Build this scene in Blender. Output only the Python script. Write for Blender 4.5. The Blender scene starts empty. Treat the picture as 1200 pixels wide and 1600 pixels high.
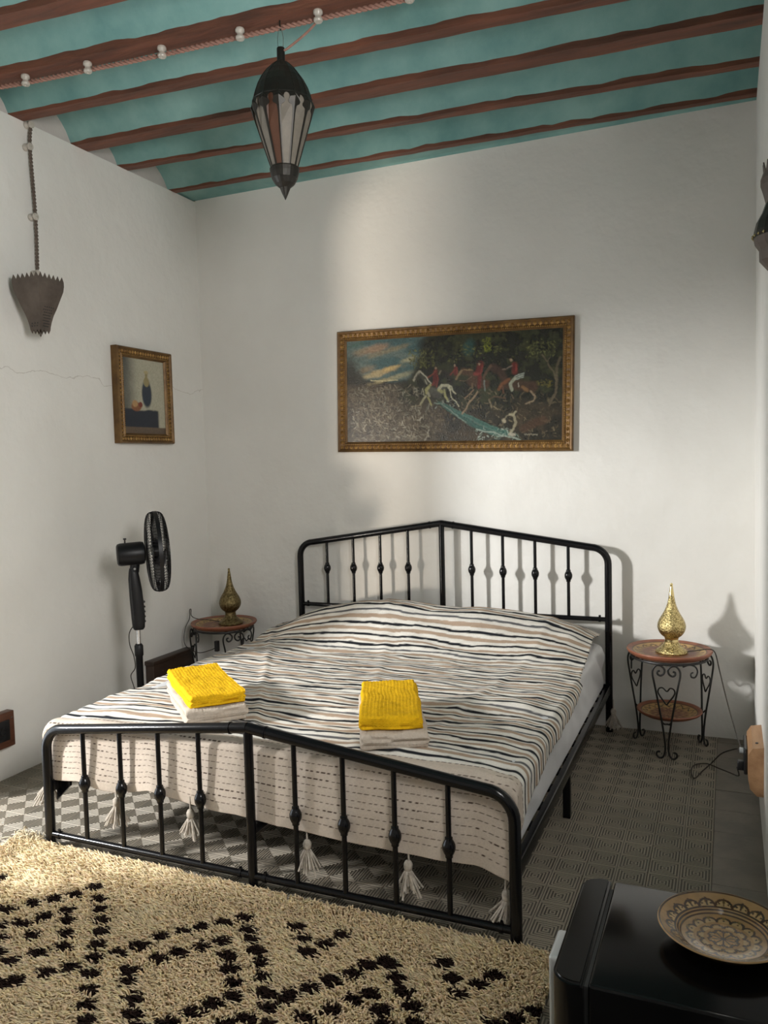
import bpy, bmesh, math, random
import numpy as np
from mathutils import Vector, Matrix

PI = math.pi
scene = bpy.context.scene
COL = scene.collection
random.seed(7)
RNG = np.random.default_rng(11)

# ------------------------------------------------------------------ camera
CAM_F, CAM_YAW, CAM_PITCH, CAM_ROLL = 1253.7, .4064, .0627, -.0253
CAM_POS = Vector((3.1638, -.3316, 1.4649))
fw = Vector((-math.sin(CAM_YAW) * math.cos(CAM_PITCH), math.cos(CAM_YAW) * math.cos(CAM_PITCH), -math.sin(CAM_PITCH)))
rt0 = Vector((math.cos(CAM_YAW), math.sin(CAM_YAW), 0))
up0 = rt0.cross(fw)
rt = rt0 * math.cos(CAM_ROLL) + up0 * math.sin(CAM_ROLL)
up = up0 * math.cos(CAM_ROLL) - rt0 * math.sin(CAM_ROLL)
cd = bpy.data.cameras.new('camera')
cd.sensor_fit = 'HORIZONTAL'; cd.sensor_width = 36; cd.lens = CAM_F / 1200 * 36
cd.clip_start = .02
cam = bpy.data.objects.new('camera', cd); COL.objects.link(cam)
cam.matrix_world = Matrix(((rt.x, up.x, -fw.x, CAM_POS.x), (rt.y, up.y, -fw.y, CAM_POS.y), (rt.z, up.z, -fw.z, CAM_POS.z), (0, 0, 0, 1)))
scene.camera = cam

# ------------------------------------------------------------------ world, daylight, exposure
world = bpy.data.worlds.new('sky'); scene.world = world; world.use_nodes = True
bg = world.node_tree.nodes['Background']
bg.inputs[0].default_value = (.86, .93, 1, 1); bg.inputs[1].default_value = 4.0

def area_light(name, loc, target, size, power, color):
    ld = bpy.data.lights.new(name, 'AREA'); ld.shape = 'ELLIPSE'; ld.size, ld.size_y = size; ld.energy = power; ld.color = color
    o = bpy.data.objects.new(name, ld); COL.objects.link(o); o.location = loc
    o.rotation_euler = (Vector(target) - Vector(loc)).to_track_quat('-Z', 'Y').to_euler()
    return o
# daylight arriving through the open courtyard door in the left wall
area_light('courtyard_daylight', (-1.6, .1, 2.1), (2.0, 3.4, .7), (.30, .5), 300, (1, .99, .965))
# sunlit courtyard paving outside the same door, throwing light up onto the wall
area_light('courtyard_glow', (-2.2, -2.4, .2), (1.5, 4.0, 2.3), (.6, .6), 265, (1, .87, .72))
# fill lamp added to brighten the left wall, outside an assumed unseen window
area_light('left_wall_fill', (3.56, .55, 2.12), (0, 2.4, 2.1), (.8, .95), 64, (1, .97, .93))

vs = scene.view_settings
vs.view_transform = 'Standard'; vs.look = 'None'; vs.gamma = 1; vs.use_curve_mapping = False
vs.exposure = 0.0
scene.cycles.use_denoising = True
scene.cycles.max_bounces = 10
scene.cycles.diffuse_bounces = 6
scene.cycles.sample_clamp_indirect = 6

# ------------------------------------------------------------------ helpers
def link(o, parent=None):
    COL.objects.link(o)
    if parent is not None: o.parent = parent
    return o

def tag(o, label=None, cat=None, group=None, kind=None):
    if label: o['label'] = label
    if cat: o['category'] = cat
    if group: o['group'] = group
    if kind: o['kind'] = kind
    return o

def empty(name, loc=(0, 0, 0), rz=0):
    o = bpy.data.objects.new(name, None); o.empty_display_size = .05
    o.location = loc; o.rotation_euler = (0, 0, rz)
    return link(o)

class MB:
    """collects verts / faces, builds ONE mesh"""
    def __init__(s): s.v = []; s.f = []
    def add(s, vs, fs):
        n = len(s.v); s.v += [tuple(map(float, p)) for p in vs]; s.f += [tuple(i + n for i in f) for f in fs]; return s
    def box(s, lo, hi):
        x0, y0, z0 = lo; x1, y1, z1 = hi
        return s.add([(x0, y0, z0), (x1, y0, z0), (x1, y1, z0), (x0, y1, z0), (x0, y0, z1), (x1, y0, z1), (x1, y1, z1), (x0, y1, z1)],
                     [(3, 2, 1, 0), (4, 5, 6, 7), (0, 1, 5, 4), (1, 2, 6, 5), (2, 3, 7, 6), (3, 0, 4, 7)])
    def rbox(s, lo, hi, r, seg=3):
        bm = bmesh.new(); bmesh.ops.create_cube(bm, size=1)
        lo = Vector(lo); hi = Vector(hi)
        for v in bm.verts: v.co = Vector(((v.co[i] + .5) * (hi[i] - lo[i]) + lo[i] for i in range(3)))
        bmesh.ops.bevel(bm, geom=list(bm.edges), offset=r, segments=seg, affect='EDGES', profile=.5)
        bm.verts.index_update()
        s.add([v.co for v in bm.verts], [[v.index for v in f.verts] for f in bm.faces]); bm.free(); return s
    def tube(s, pts, r, seg=8, closed=False, cap=True):
        pts = [Vector(p) for p in pts]; n = len(pts)
        rs = r if isinstance(r, (list, tuple)) else [r] * n
        tang = []
        for i in range(n):
            a = pts[(i - 1) % n] if (closed or i > 0) else pts[i]
            b = pts[(i + 1) % n] if (closed or i < n - 1) else pts[i]
            t = (b - a); tang.append(t.normalized() if t.length > 1e-9 else Vector((0, 0, 1)))
        t0 = tang[0]; ref = Vector((0, 0, 1)) if abs(t0.z) < .9 else Vector((1, 0, 0))
        nrm = (ref - t0 * ref.dot(t0)).normalized()
        V = []; F = []
        for i in range(n):
            t = tang[i]; nrm = (nrm - t * nrm.dot(t))
            nrm = nrm.normalized() if nrm.length > 1e-6 else t.orthogonal().normalized()
            b = t.cross(nrm)
            for k in range(seg):
                a = 2 * PI * k / seg
                V.append(pts[i] + (nrm * math.cos(a) + b * math.sin(a)) * rs[i])
        m = n if closed else n - 1
        for i in range(m):
            j = (i + 1) % n
            for k in range(seg):
                F.append((i * seg + k, i * seg + (k + 1) % seg, j * seg + (k + 1) % seg, j * seg + k))
        if cap and not closed:
            F.append(tuple(reversed(range(seg)))); F.append(tuple((n - 1) * seg + k for k in range(seg)))
        return s.add(V, F)
    def lathe(s, prof, seg=32, center=(0, 0, 0), axis='z', phase=0, cap=False):
        V = []; F = []; n = len(prof); cx, cy, cz = center
        for (r, z) in prof:
            for k in range(seg):
                a = 2 * PI * k / seg + phase
                if axis == 'z': V.append((cx + r * math.cos(a), cy + r * math.sin(a), cz + z))
                elif axis == 'x': V.append((cx + z, cy + r * math.cos(a), cz + r * math.sin(a)))
                else: V.append((cx + r * math.sin(a), cy + z, cz + r * math.cos(a)))
        for i in range(n - 1):
            for k in range(seg):
                F.append((i * seg + k, i * seg + (k + 1) % seg, (i + 1) * seg + (k + 1) % seg, (i + 1) * seg + k))
        if cap:
            F.append(tuple(reversed(range(seg)))); F.append(tuple((n - 1) * seg + k for k in range(seg)))
        return s.add(V, F)
    def extrude(s, poly, axis, a0, a1):
        """poly: 2D outline; axis x -> (y,z), y -> (x,z), z -> (x,y)"""
        def P(p, a):
            return {'x': (a, p[0], p[1]), 'y': (p[0], a, p[1]), 'z': (p[0], p[1], a)}[axis]
        n = len(poly)
        V = [P(p, a0) for p in poly] + [P(p, a1) for p in poly]
        F = [tuple(range(n))[::-1], tuple(range(n, 2 * n))] + [(i, (i + 1) % n, n + (i + 1) % n, n + i) for i in range(n)]
        return s.add(V, F)
    def build(s, name, mat, parent=None, smooth=False, fix=True, angle=40):
        me = bpy.data.meshes.new(name); me.from_pydata(s.v, [], s.f); me.update()
        if fix:
            bm = bmesh.new(); bm.from_mesh(me); bmesh.ops.recalc_face_normals(bm, faces=bm.faces); bm.to_mesh(me); bm.free()
        if mat: me.materials.append(mat)
        if smooth:
            me.polygons.foreach_set('use_smooth', [True] * len(me.polygons))
            me.set_sharp_from_angle(angle=math.radians(angle))
        return link(bpy.data.objects.new(name, me), parent)

def grid_mesh(name, P, colors, mat, parent=None, smooth=True, wrap=False):
    """P: (n, m, 3) array of points -> quad grid with a colour attribute"""
    n, m = P.shape[:2]
    idx = np.arange(n * m).reshape(n, m)
    if wrap: idx = np.concatenate([idx, idx[:, :1]], 1)
    q = np.stack([idx[:-1, :-1], idx[:-1, 1:], idx[1:, 1:], idx[1:, :-1]], -1).reshape(-1, 4)
    return raw_mesh(name, P.reshape(-1, 3), q, None if colors is None else colors.reshape(-1, 3), mat, parent, smooth)

def raw_mesh(name, V, Fq, colors, mat, parent=None, smooth=True):
    me = bpy.data.meshes.new(name); k = Fq.shape[1]
    me.vertices.add(len(V)); me.vertices.foreach_set('co', np.ascontiguousarray(V, np.float32).ravel())
    me.loops.add(len(Fq) * k); me.loops.foreach_set('vertex_index', np.ascontiguousarray(Fq, np.int32).ravel())
    me.polygons.add(len(Fq)); me.polygons.foreach_set('loop_start', np.arange(0, len(Fq) * k, k, dtype=np.int32))
    me.update(calc_edges=True); me.validate()
    if smooth: me.polygons.foreach_set('use_smooth', np.ones(len(me.polygons), bool))
    if colors is not None:
        a = me.color_attributes.new('Col', 'FLOAT_COLOR', 'POINT')
        c = np.ones((len(V), 4), np.float32); c[:, :3] = colors
        a.data.foreach_set('color', c.ravel())
    if mat: me.materials.append(mat)
    return link(bpy.data.objects.new(name, me), parent)

def spline(pts, n=8, closed=False):
    pts = [Vector(p) for p in pts]; N = len(pts); out = []
    m = N if closed else N - 1
    for i in range(m):
        p1, p2 = pts[i], pts[(i + 1) % N]
        p0 = pts[(i - 1) % N] if (closed or i > 0) else p1 * 2 - p2
        p3 = pts[(i + 2) % N] if (closed or i < N - 2) else p2 * 2 - p1
        for k in range(n):
            t = k / n
            out.append(.5 * ((2 * p1) + (p2 - p0) * t + (2 * p0 - 5 * p1 + 4 * p2 - p3) * t * t + (3 * p1 - p0 - 3 * p2 + p3) * t ** 3))
    if not closed: out.append(pts[-1])
    return out

def hash2(i, j, s=0):
    h = (i * 374761393 + j * 668265263 + s * 1442695041) & 0xffffffff
    h = ((h ^ (h >> 13)) * 1274126177) & 0xffffffff
    return ((h ^ (h >> 16)) & 0xffff) / 65535.0
def vnoise(x, y, s=0):
    x = np.asarray(x, float); y = np.asarray(y, float)
    i = np.floor(x).astype(np.int64); j = np.floor(y).astype(np.int64); fx = x - i; fy = y - j
    fx = fx * fx * (3 - 2 * fx); fy = fy * fy * (3 - 2 * fy)
    a = hash2(i, j, s); b = hash2(i + 1, j, s); c = hash2(i, j + 1, s); d = hash2(i + 1, j + 1, s)
    return (a * (1 - fx) + b * fx) * (1 - fy) + (c * (1 - fx) + d * fx) * fy
def fbm(x, y, s=0, o=4):
    r = 0; a = .5
    for k in range(o):
        r = r + a * vnoise(x * 2 ** k, y * 2 ** k, s + k * 17); a *= .5
    return r
def sstep(a, b, x):
    t = np.clip((x - a) / (b - a), 0, 1); return t * t * (3 - 2 * t)
def srgb(*c):
    return tuple(((v / 255) / 12.92 if v <= 10 else (((v / 255) + .055) / 1.055) ** 2.4) for v in c)

def material(name, color=(.5, .5, .5), rough=.6, metal=0, var=0., vscale=4., bump=0., bscale=40., color2=None, attr=False, coat=0, spec=.5, stretch=None, trans=0, detail=4, bump2=0, b2scale=6):
    m = bpy.data.materials.new(name); m.use_nodes = True
    nt = m.node_tree; N = nt.nodes; L = nt.links; b = N['Principled BSDF']
    b.inputs['Roughness'].default_value = rough; b.inputs['Metallic'].default_value = metal
    b.inputs['Specular IOR Level'].default_value = spec
    b.inputs['Coat Weight'].default_value = coat; b.inputs['Coat Roughness'].default_value = .15
    b.inputs['Transmission Weight'].default_value = trans
    tc = N.new('ShaderNodeTexCoord'); mp = N.new('ShaderNodeMapping'); L.new(tc.outputs['Object'], mp.inputs[0])
    if stretch: mp.inputs['Scale'].default_value = stretch
    src = None
    if attr:
        an = N.new('ShaderNodeVertexColor'); an.layer_name = 'Col'; src = an.outputs[0]
    if color2 is not None or var > 0:
        nz = N.new('ShaderNodeTexNoise'); nz.inputs['Scale'].default_value = vscale; nz.inputs['Detail'].default_value = detail; nz.inputs['Roughness'].default_value = .6
        L.new(mp.outputs[0], nz.inputs['Vector'])
        rp = N.new('ShaderNodeValToRGB'); rp.color_ramp.elements[0].position = .3; rp.color_ramp.elements[1].position = .7
        L.new(nz.outputs[0], rp.inputs[0])
        if attr:
            rp.color_ramp.elements[0].color = (1 - var,) * 3 + (1,); rp.color_ramp.elements[1].color = (1 + 0 * var,) * 3 + (1,)
            mx = N.new('ShaderNodeMix'); mx.data_type = 'RGBA'; mx.blend_type = 'MULTIPLY'; mx.inputs[0].default_value = 1
            L.new(src, mx.inputs[6]); L.new(rp.outputs[0], mx.inputs[7]); L.new(mx.outputs[2], b.inputs['Base Color'])
        else:
            c2 = color2 if color2 is not None else tuple(c * (1 - var) for c in color)
            rp.color_ramp.elements[0].color = (*c2, 1); rp.color_ramp.elements[1].color = (*color, 1)
            L.new(rp.outputs[0], b.inputs['Base Color'])
    elif attr: L.new(src, b.inputs['Base Color'])
    else: b.inputs['Base Color'].default_value = (*color, 1)
    last = None
    for bb, sc in ((bump, bscale), (bump2, b2scale)):
        if bb > 0:
            n2 = N.new('ShaderNodeTexNoise'); n2.inputs['Scale'].default_value = sc; n2.inputs['Detail'].default_value = 5
            L.new(mp.outputs[0], n2.inputs['Vector'])
            bp = N.new('ShaderNodeBump'); bp.inputs['Strength'].default_value = 1; bp.inputs['Distance'].default_value = bb
            L.new(n2.outputs[0], bp.inputs['Height'])
            if last is not None: L.new(last, bp.inputs['Normal'])
            last = bp.outputs[0]; L.new(last, b.inputs['Normal'])
    return m

# ------------------------------------------------------------------ materials
def plaster(name, crack=False):
    m = material(name, (.80, .785, .75), .75, color2=(.735, .715, .675), vscale=1.3, bump=.0012, bscale=30, bump2=.028, b2scale=2.4, spec=.25, detail=6)
    nt = m.node_tree; N = nt.nodes; L = nt.links
    if crack:
        tc = N.new('ShaderNodeTexCoord'); sp = N.new('ShaderNodeSeparateXYZ'); L.new(tc.outputs['Object'], sp.inputs[0])
        nz = N.new('ShaderNodeTexNoise'); nz.inputs['Scale'].default_value = 5; nz.inputs['Detail'].default_value = 7; L.new(tc.outputs['Object'], nz.inputs['Vector'])
        def M(op, a, b):
            q = N.new('ShaderNodeMath'); q.operation = op
            for i, v in enumerate((a, b)):
                if v is None: continue
                if isinstance(v, (int, float)): q.inputs[i].default_value = v
                else: L.new(v, q.inputs[i])
            return q.outputs[0]
        h = M('ADD', M('MULTIPLY', nz.outputs[0], .16), 1.87)
        d = M('ABSOLUTE', M('SUBTRACT', sp.outputs['Z'], h), None)
        line = M('LESS_THAN', d, .0022)
        old = N['Principled BSDF'].inputs['Base Color'].links[0].from_socket
        mx = N.new('ShaderNodeMix'); mx.data_type = 'RGBA'; L.new(M('MULTIPLY', line, .45), mx.inputs[0])
        L.new(old, mx.inputs[6]); mx.inputs[7].default_value = (.42, .38, .33, 1); L.new(mx.outputs[2], N['Principled BSDF'].inputs['Base Color'])
    return m
M_wall = plaster('white_plaster'); M_wall_crack = plaster('white_plaster_cracked', True)
M_infill = material('pinkish_plaster', (.62, .56, .53), .8, var=.12, vscale=5, bump=.002, bscale=40)
M_teal = material('teal_limewash', (.265, .455, .425), .7, color2=(.125, .285, .275), vscale=3.2, bump=.002, bscale=30, bump2=.008, b2scale=4, detail=7)
M_beam = material('red_brown_beam', (.225, .08, .045), .6, color2=(.085, .034, .022), vscale=4.5, stretch=(.6, 4, 4), bump=.004, bscale=16, detail=7)
M_tile = material('cement_tile', (.34, .29, .225), .6, color2=(.24, .215, .17), vscale=2.2, bump=.0006, bscale=90, detail=6)
M_tile_b = material('cement_tile_worn', (.22, .19, .155), .55, color2=(.14, .125, .105), vscale=6, bump=.0015, bscale=50, detail=6)
M_grout = material('grout', (.09, .08, .065), .8, var=.2)
M_iron = material('black_enamel', (.004, .004, .005), .16, spec=.32, bump=.0002, bscale=300)
M_wrought = material('wrought_iron', (.012, .011, .010), .45, bump=.0006, bscale=120)
M_sheet = material('grey_sheet', (.62, .62, .63), .85, var=.06, vscale=8, bump=.0015, bscale=260)
M_blanket = material('woven_blanket', attr=True, rough=.9, var=.14, vscale=160, bump=.0012, bscale=420, spec=.15)
M_yarn = material('yarn', (.54, .48, .41), .9, var=.45, vscale=60, spec=.1)
M_towel_w = material('cream_towel', (.53, .455, .38), .95, var=.15, vscale=90, bump=.0025, bscale=260, spec=.1)
M_towel_y = material('yellow_towel', (.80, .46, .012), .95, var=.22, vscale=70, bump=.0025, bscale=260, spec=.1)
M_pile = material('wool_pile', attr=True, rough=.95, var=.22, vscale=60, spec=.1)
M_jute = material('rug_backing', (.45, .36, .22), .95, var=.2, vscale=50)
M_gold = material('gold_frame', (.50, .30, .10), .38, metal=.5, color2=(.17, .085, .025), vscale=22, bump=.001, bscale=90)
M_gold_dark = material('dark_gold_frame', (.20, .11, .035), .45, metal=.4, color2=(.09, .045, .015), vscale=14, bump=.001, bscale=90)
M_paint = material('oil_print', attr=True, rough=.25, bump=.0014, bscale=120, coat=.25, spec=.35)
M_paint2 = material('small_print', attr=True, rough=.4, bump=.0004, bscale=200)
M_brass = material('pierced_brass', (.86, .70, .34), .27, metal=1, color2=(.20, .145, .05), vscale=150, bump=.005, bscale=150, detail=1)
M_brass_s = material('smooth_brass', (.82, .66, .32), .2, metal=1, var=.15, vscale=20)
M_clay = material('painted_clay', attr=True, rough=.42, bump=.0006, bscale=150, var=.2, vscale=30)
M_fanblk = material('fan_black', (.006, .006, .007), .4, spec=.3)
M_fanblade = material('fan_blade', (.02, .02, .022), .25, spec=.6)
M_chrome = material('chrome', (.7, .7, .7), .15, metal=1)
M_wood_dark = material('dark_wood', (.050, .028, .018), .45, var=.4, vscale=6, stretch=(1, 1, 6), bump=.001, bscale=40)
M_wood_red = material('red_brown_wood', (.13, .05, .027), .4, var=.4, vscale=8, stretch=(1, .5, 6), bump=.001, bscale=40)
M_wood_pale = material('raw_pine', (.50, .29, .15), .55, color2=(.33, .17, .08), vscale=5, stretch=(5, .6, 5), bump=.0012, bscale=40)
M_plastic = material('black_plastic', (.012, .012, .013), .35)
M_porcelain = material('porcelain', (.55, .51, .45), .3, var=.15, vscale=40, coat=.3)
M_cord_pink = material('pink_twisted_cord', (.40, .22, .17), .85, var=.3, vscale=60)
M_cord_grey = material('grey_twisted_cord', (.16, .125, .10), .85, var=.3, vscale=60)
M_cord_blk = material('dark_cord', (.035, .027, .02), .6)
M_lantern = material('blackened_tin', (.018, .018, .016), .42, metal=.5, color2=(.035, .030, .024), vscale=9, bump=.001, bscale=60)
M_rust = material('rusted_tin', (.15, .12, .10), .6, metal=.3, color2=(.08, .062, .052), vscale=10, bump=.0015, bscale=70)
M_pane = material('frosted_pane', (.21, .185, .15), .6, var=.25, vscale=25, spec=.6, bump=.0008, bscale=80)
M_pane_br = material('amber_pane', (.11, .045, .024), .5, var=.3, vscale=14, spec=.5)
M_fridge = material('gloss_black_fridge', (.003, .003, .0035), .16, spec=.25)
M_gasket = material('grey_gasket', (.05, .05, .05), .6)
M_silver = material('silver_plastic', (.45, .46, .46), .35, metal=.3)
M_plate = material('glazed_plate', attr=True, rough=.18, coat=.6, bump=.0004, bscale=60)
M_doorwood = material('door_wood', (.12, .07, .04), .5, var=.3, vscale=6)

# ------------------------------------------------------------------ room shell
X1, YB, YF, ZC = 3.285, 4.067, -1.35, 3.165
D0, D1, DZ = .80, 2.00, 2.07          # courtyard door opening in the left wall

b = MB(); b.extrude([(YF - .3, -.08), (D0, -.08), (D0, DZ), (D1, DZ), (D1, -.08), (YB + .3, -.08), (YB + .3, ZC), (YF - .3, ZC)], 'x', -.34, 0)
wall_left = tag(b.build('wall_left', M_wall_crack), kind='structure')
b = MB(); b.box((0, YB, -.08), (X1, YB + .3, 3.45)); tag(b.build('wall_back', M_wall), kind='structure')
ys = [YF - .3, .10, 1.0, YB + .3]; zs = [-.08, 1.6, 2.65, ZC]; b = MB(); V = []; F = []  # right wall, with an opening added to let the fill lamp in
for x in (X1, X1 + .3):
    for z in zs:
        for y in ys: V.append((x, y, z))
g = lambda s_, j, i: s_ * 16 + j * 4 + i
for j in range(3):
    for i in range(3):
        if (i, j) != (1, 1): F += [(g(0, j, i), g(0, j, i + 1), g(0, j + 1, i + 1), g(0, j + 1, i)), (g(1, j, i), g(1, j + 1, i), g(1, j + 1, i + 1), g(1, j, i + 1))]
for (p, q) in (((0, 0), (0, 3)), ((0, 3), (3, 3)), ((3, 3), (3, 0)), ((3, 0), (0, 0)), ((1, 1), (1, 2)), ((1, 2), (2, 2)), ((2, 2), (2, 1)), ((2, 1), (1, 1))):
    st = [(p[0] + (q[0] - p[0]) * k // max(1, abs(q[0] - p[0]) + abs(q[1] - p[1])), p[1] + (q[1] - p[1]) * k // max(1, abs(q[0] - p[0]) + abs(q[1] - p[1]))) for k in range(abs(q[0] - p[0]) + abs(q[1] - p[1]) + 1)]
    for a, c in zip(st[:-1], st[1:]): F.append((g(0, *a), g(0, *c), g(1, *c), g(1, *a)))
wall_right = tag(b.add(V, F).build('wall_right', M_wall), kind='structure')
b = MB(); b.box((X1 + .18, .10, 1.6), (X1 + .23, .15, 2.65)).box((X1 + .18, .95, 1.6), (X1 + .23, 1.0, 2.65)).box((X1 + .18, .15, 1.6), (X1 + .23, .95, 1.65)).box((X1 + .18, .15, 2.6), (X1 + .23, .95, 2.65))
tag(b.build('added_window_1', M_doorwood), kind='structure')  # frame of the assumed, unseen window added for the fill lamp
b = MB(); b.box((0, YF - .3, -.08), (X1, YF, 3.45)); tag(b.build('wall_front', M_wall), kind='structure')
b = MB().box((-.30, YF - .3, ZC), (-.025, YB + .3, 3.45)); b.build('beam_infill', M_infill, wall_left)
b = MB().box((X1 + .025, YF - .3, ZC), (X1 + .3, YB + .3, 3.45)); b.build('beam_infill', M_infill, wall_right)
b = MB()
b.box((-.3, D0, 0), (-.24, D0 + .05, DZ)).box((-.3, D1 - .05, 0), (-.24, D1, DZ)).box((-.3, D0 + .05, DZ - .05), (-.24, D1 - .05, DZ))
tag(b.build('door_1', M_doorwood), kind='structure')

# ceiling: slab, beams, little vaults between them
b = MB().box((-.34, YF - .3, 3.45), (X1 + .3, YB + .3, 3.55)); ceiling = tag(b.build('ceiling', M_teal), kind='structure')
beams = [(3.868, 4.035, .046, .008), (3.43, 3.712, .056, .010), (3.118, 3.328, .096, .018), (2.688, 2.955, .066, .016), (2.36, 2.665, .085, .026), (2.0, 2.30, .085, .026)]
yl, yr = 2.0, 2.30
while yl > YF + .3:
    yl -= .35; yr -= .34; beams.append((yl, yr, .085, .04))
NX = 70
for k, (yl, yr, w, p) in enumerate(beams):
    V = []; F = []
    for i in range(NX + 1):
        t = i / NX; x = -.06 + (X1 + .12) * t; y = yl + (yr - yl) * t
        j1 = (float(fbm(t * 19, k * 3.1, 5)) - .5) * .010; j2 = (float(fbm(t * 34, k * 5.7, 9)) - .5) * .010; j3 = (float(fbm(t * 40, k * 2.2, 3)) - .5) * .011
        V += [(x, y + j1, ZC + j2 * .6), (x, y - w + j3, ZC + j2), (x, y - w + j3 * .4, ZC + .10), (x, y + j1 * .3, ZC + .10)]
    for i in range(NX):
        a = i * 4; c = a + 4
        for q in range(4): F.append((a + q, a + (q + 1) % 4, c + (q + 1) % 4, c + q))
    F += [(3, 2, 1, 0), tuple(NX * 4 + q for q in range(4))]
    MB().add(V, F).build('beam', M_beam, ceiling)
bays = list(zip(beams[1:], beams[:-1]))
for (near, far) in bays:
    V = []; F = []; T = 12
    for i in range(NX + 1):
        t = i / NX; x = -.026 + (X1 + .052) * t
        y0 = near[0] + (near[1] - near[0]) * t - .004; y1 = far[0] - far[2] + (far[1] - far[0]) * t + .004
        z0 = ZC + near[3]; z1 = ZC + far[3]; h = .42 * (y1 - y0)
        h = min(h, .135)
        for q in range(T + 1):
            s = q / T
            V.append((x, y0 + (y1 - y0) * s, z0 + (z1 - z0) * s + h * math.sin(PI * s) ** .75 + (float(vnoise(t * 9, s * 2 + near[0] * 7, 2)) - .5) * .008))
        V += [(x, y1, 3.44), (x, y0, 3.44)]
    S = T + 3
    for i in range(NX):
        for q in range(S): F.append((i * S + q, i * S + (q + 1) % S, (i + 1) * S + (q + 1) % S, (i + 1) * S + q))
    F += [tuple(range(S))[::-1], tuple(NX * S + q for q in range(S))]
    MB().add(V, F).build('vault', M_teal, ceiling, smooth=True, angle=50)
b = MB(); a0, a1 = beams[0][0], beams[0][1]      # last teal strip against the back wall
b.add([(-.026, a0 - .004, ZC + .016), (X1 + .026, a1 - .004, ZC + .014), (X1 + .026, YB, ZC - .002), (-.026, YB, ZC + .008),
       (-.026, a0 - .004, 3.44), (X1 + .026, a1 - .004, 3.44), (X1 + .026, YB, 3.44), (-.026, YB, 3.44)],
      [(3, 2, 1, 0), (4, 5, 6, 7), (0, 1, 5, 4), (1, 2, 6, 5), (2, 3, 7, 6), (3, 0, 4, 7)])
b.build('vault', M_teal, ceiling)

# floor: slab + relief cement tiles
b = MB().box((-.34, YF - .3, -.10), (X1 + .3, YB + .3, -.006)); floor = tag(b.build('floor', M_grout), kind='structure')
TP = .2085
M_groove = material('tile_groove', (.10, .088, .07), .75, var=.25, vscale=9)
def tile_mesh(name, mat, relief):
    s = (TP - .0022) / 2; b = MB()
    b.add([(-s, -s, -.006), (s, -s, -.006), (s, s, -.006), (-s, s, -.006), (-s, -s, 0), (s, -s, 0), (s, s, 0), (-s, s, 0)],
          [(3, 2, 1, 0), (4, 5, 6, 7), (0, 1, 5, 4), (1, 2, 6, 5), (2, 3, 7, 6), (3, 0, 4, 7)])
    if relief:
        q = TP / 2
        for cx in (-q / 2, q / 2):
            for cy in (-q / 2, q / 2):
                h = q / 2 - .0008; n = 5; st = h / n
                for k in range(n):
                    o = h - k * st - .0006; i = o - st * .52; hz = .0016; c = .0012
                    if i < .001: i = .0008
                    if i + c >= o - c: c = (o - i) / 3
                    L = []
                    for (d, z) in ((o, 0), (o - c, hz), (i + c, hz), (i, 0)):
                        L += [(cx - d, cy - d, z), (cx + d, cy - d, z), (cx + d, cy + d, z), (cx - d, cy + d, z)]
                    F = []
                    for r in range(3):
                        for e in range(4): F.append((r * 4 + e, r * 4 + (e + 1) % 4, r * 4 + 4 + (e + 1) % 4, r * 4 + 4 + e))
                    b.add(L, F)
    me_o = b.build(name, mat); me = me_o.data
    if relief:
        me.materials.append(M_groove); me.polygons[1].material_index = 1
    bpy.data.objects.remove(me_o); me.name = name
    return me
T_rel = tile_mesh('tile', M_tile, True); T_pl = tile_mesh('tile_plain', M_tile_b, False)
nx0 = int((3.113 + .3) / TP)
for i in range(-nx0, 1):
    for j in range(-8, 8):
        cx = 3.113 + (i + .5) * TP; cy = 2.742 + (j + .5) * TP
        if cx - TP / 2 < -.33 or cy > YB + .1: continue
        worn = (i == 0)
        o = bpy.data.objects.new('tile', T_pl if worn else T_rel); o.location = (cx, cy, (random.random() - .5) * .0016)
        o.rotation_euler = ((random.random() - .5) * .006, (random.random() - .5) * .006, random.choice((0, PI / 2, PI)))
        link(o, floor)

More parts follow.
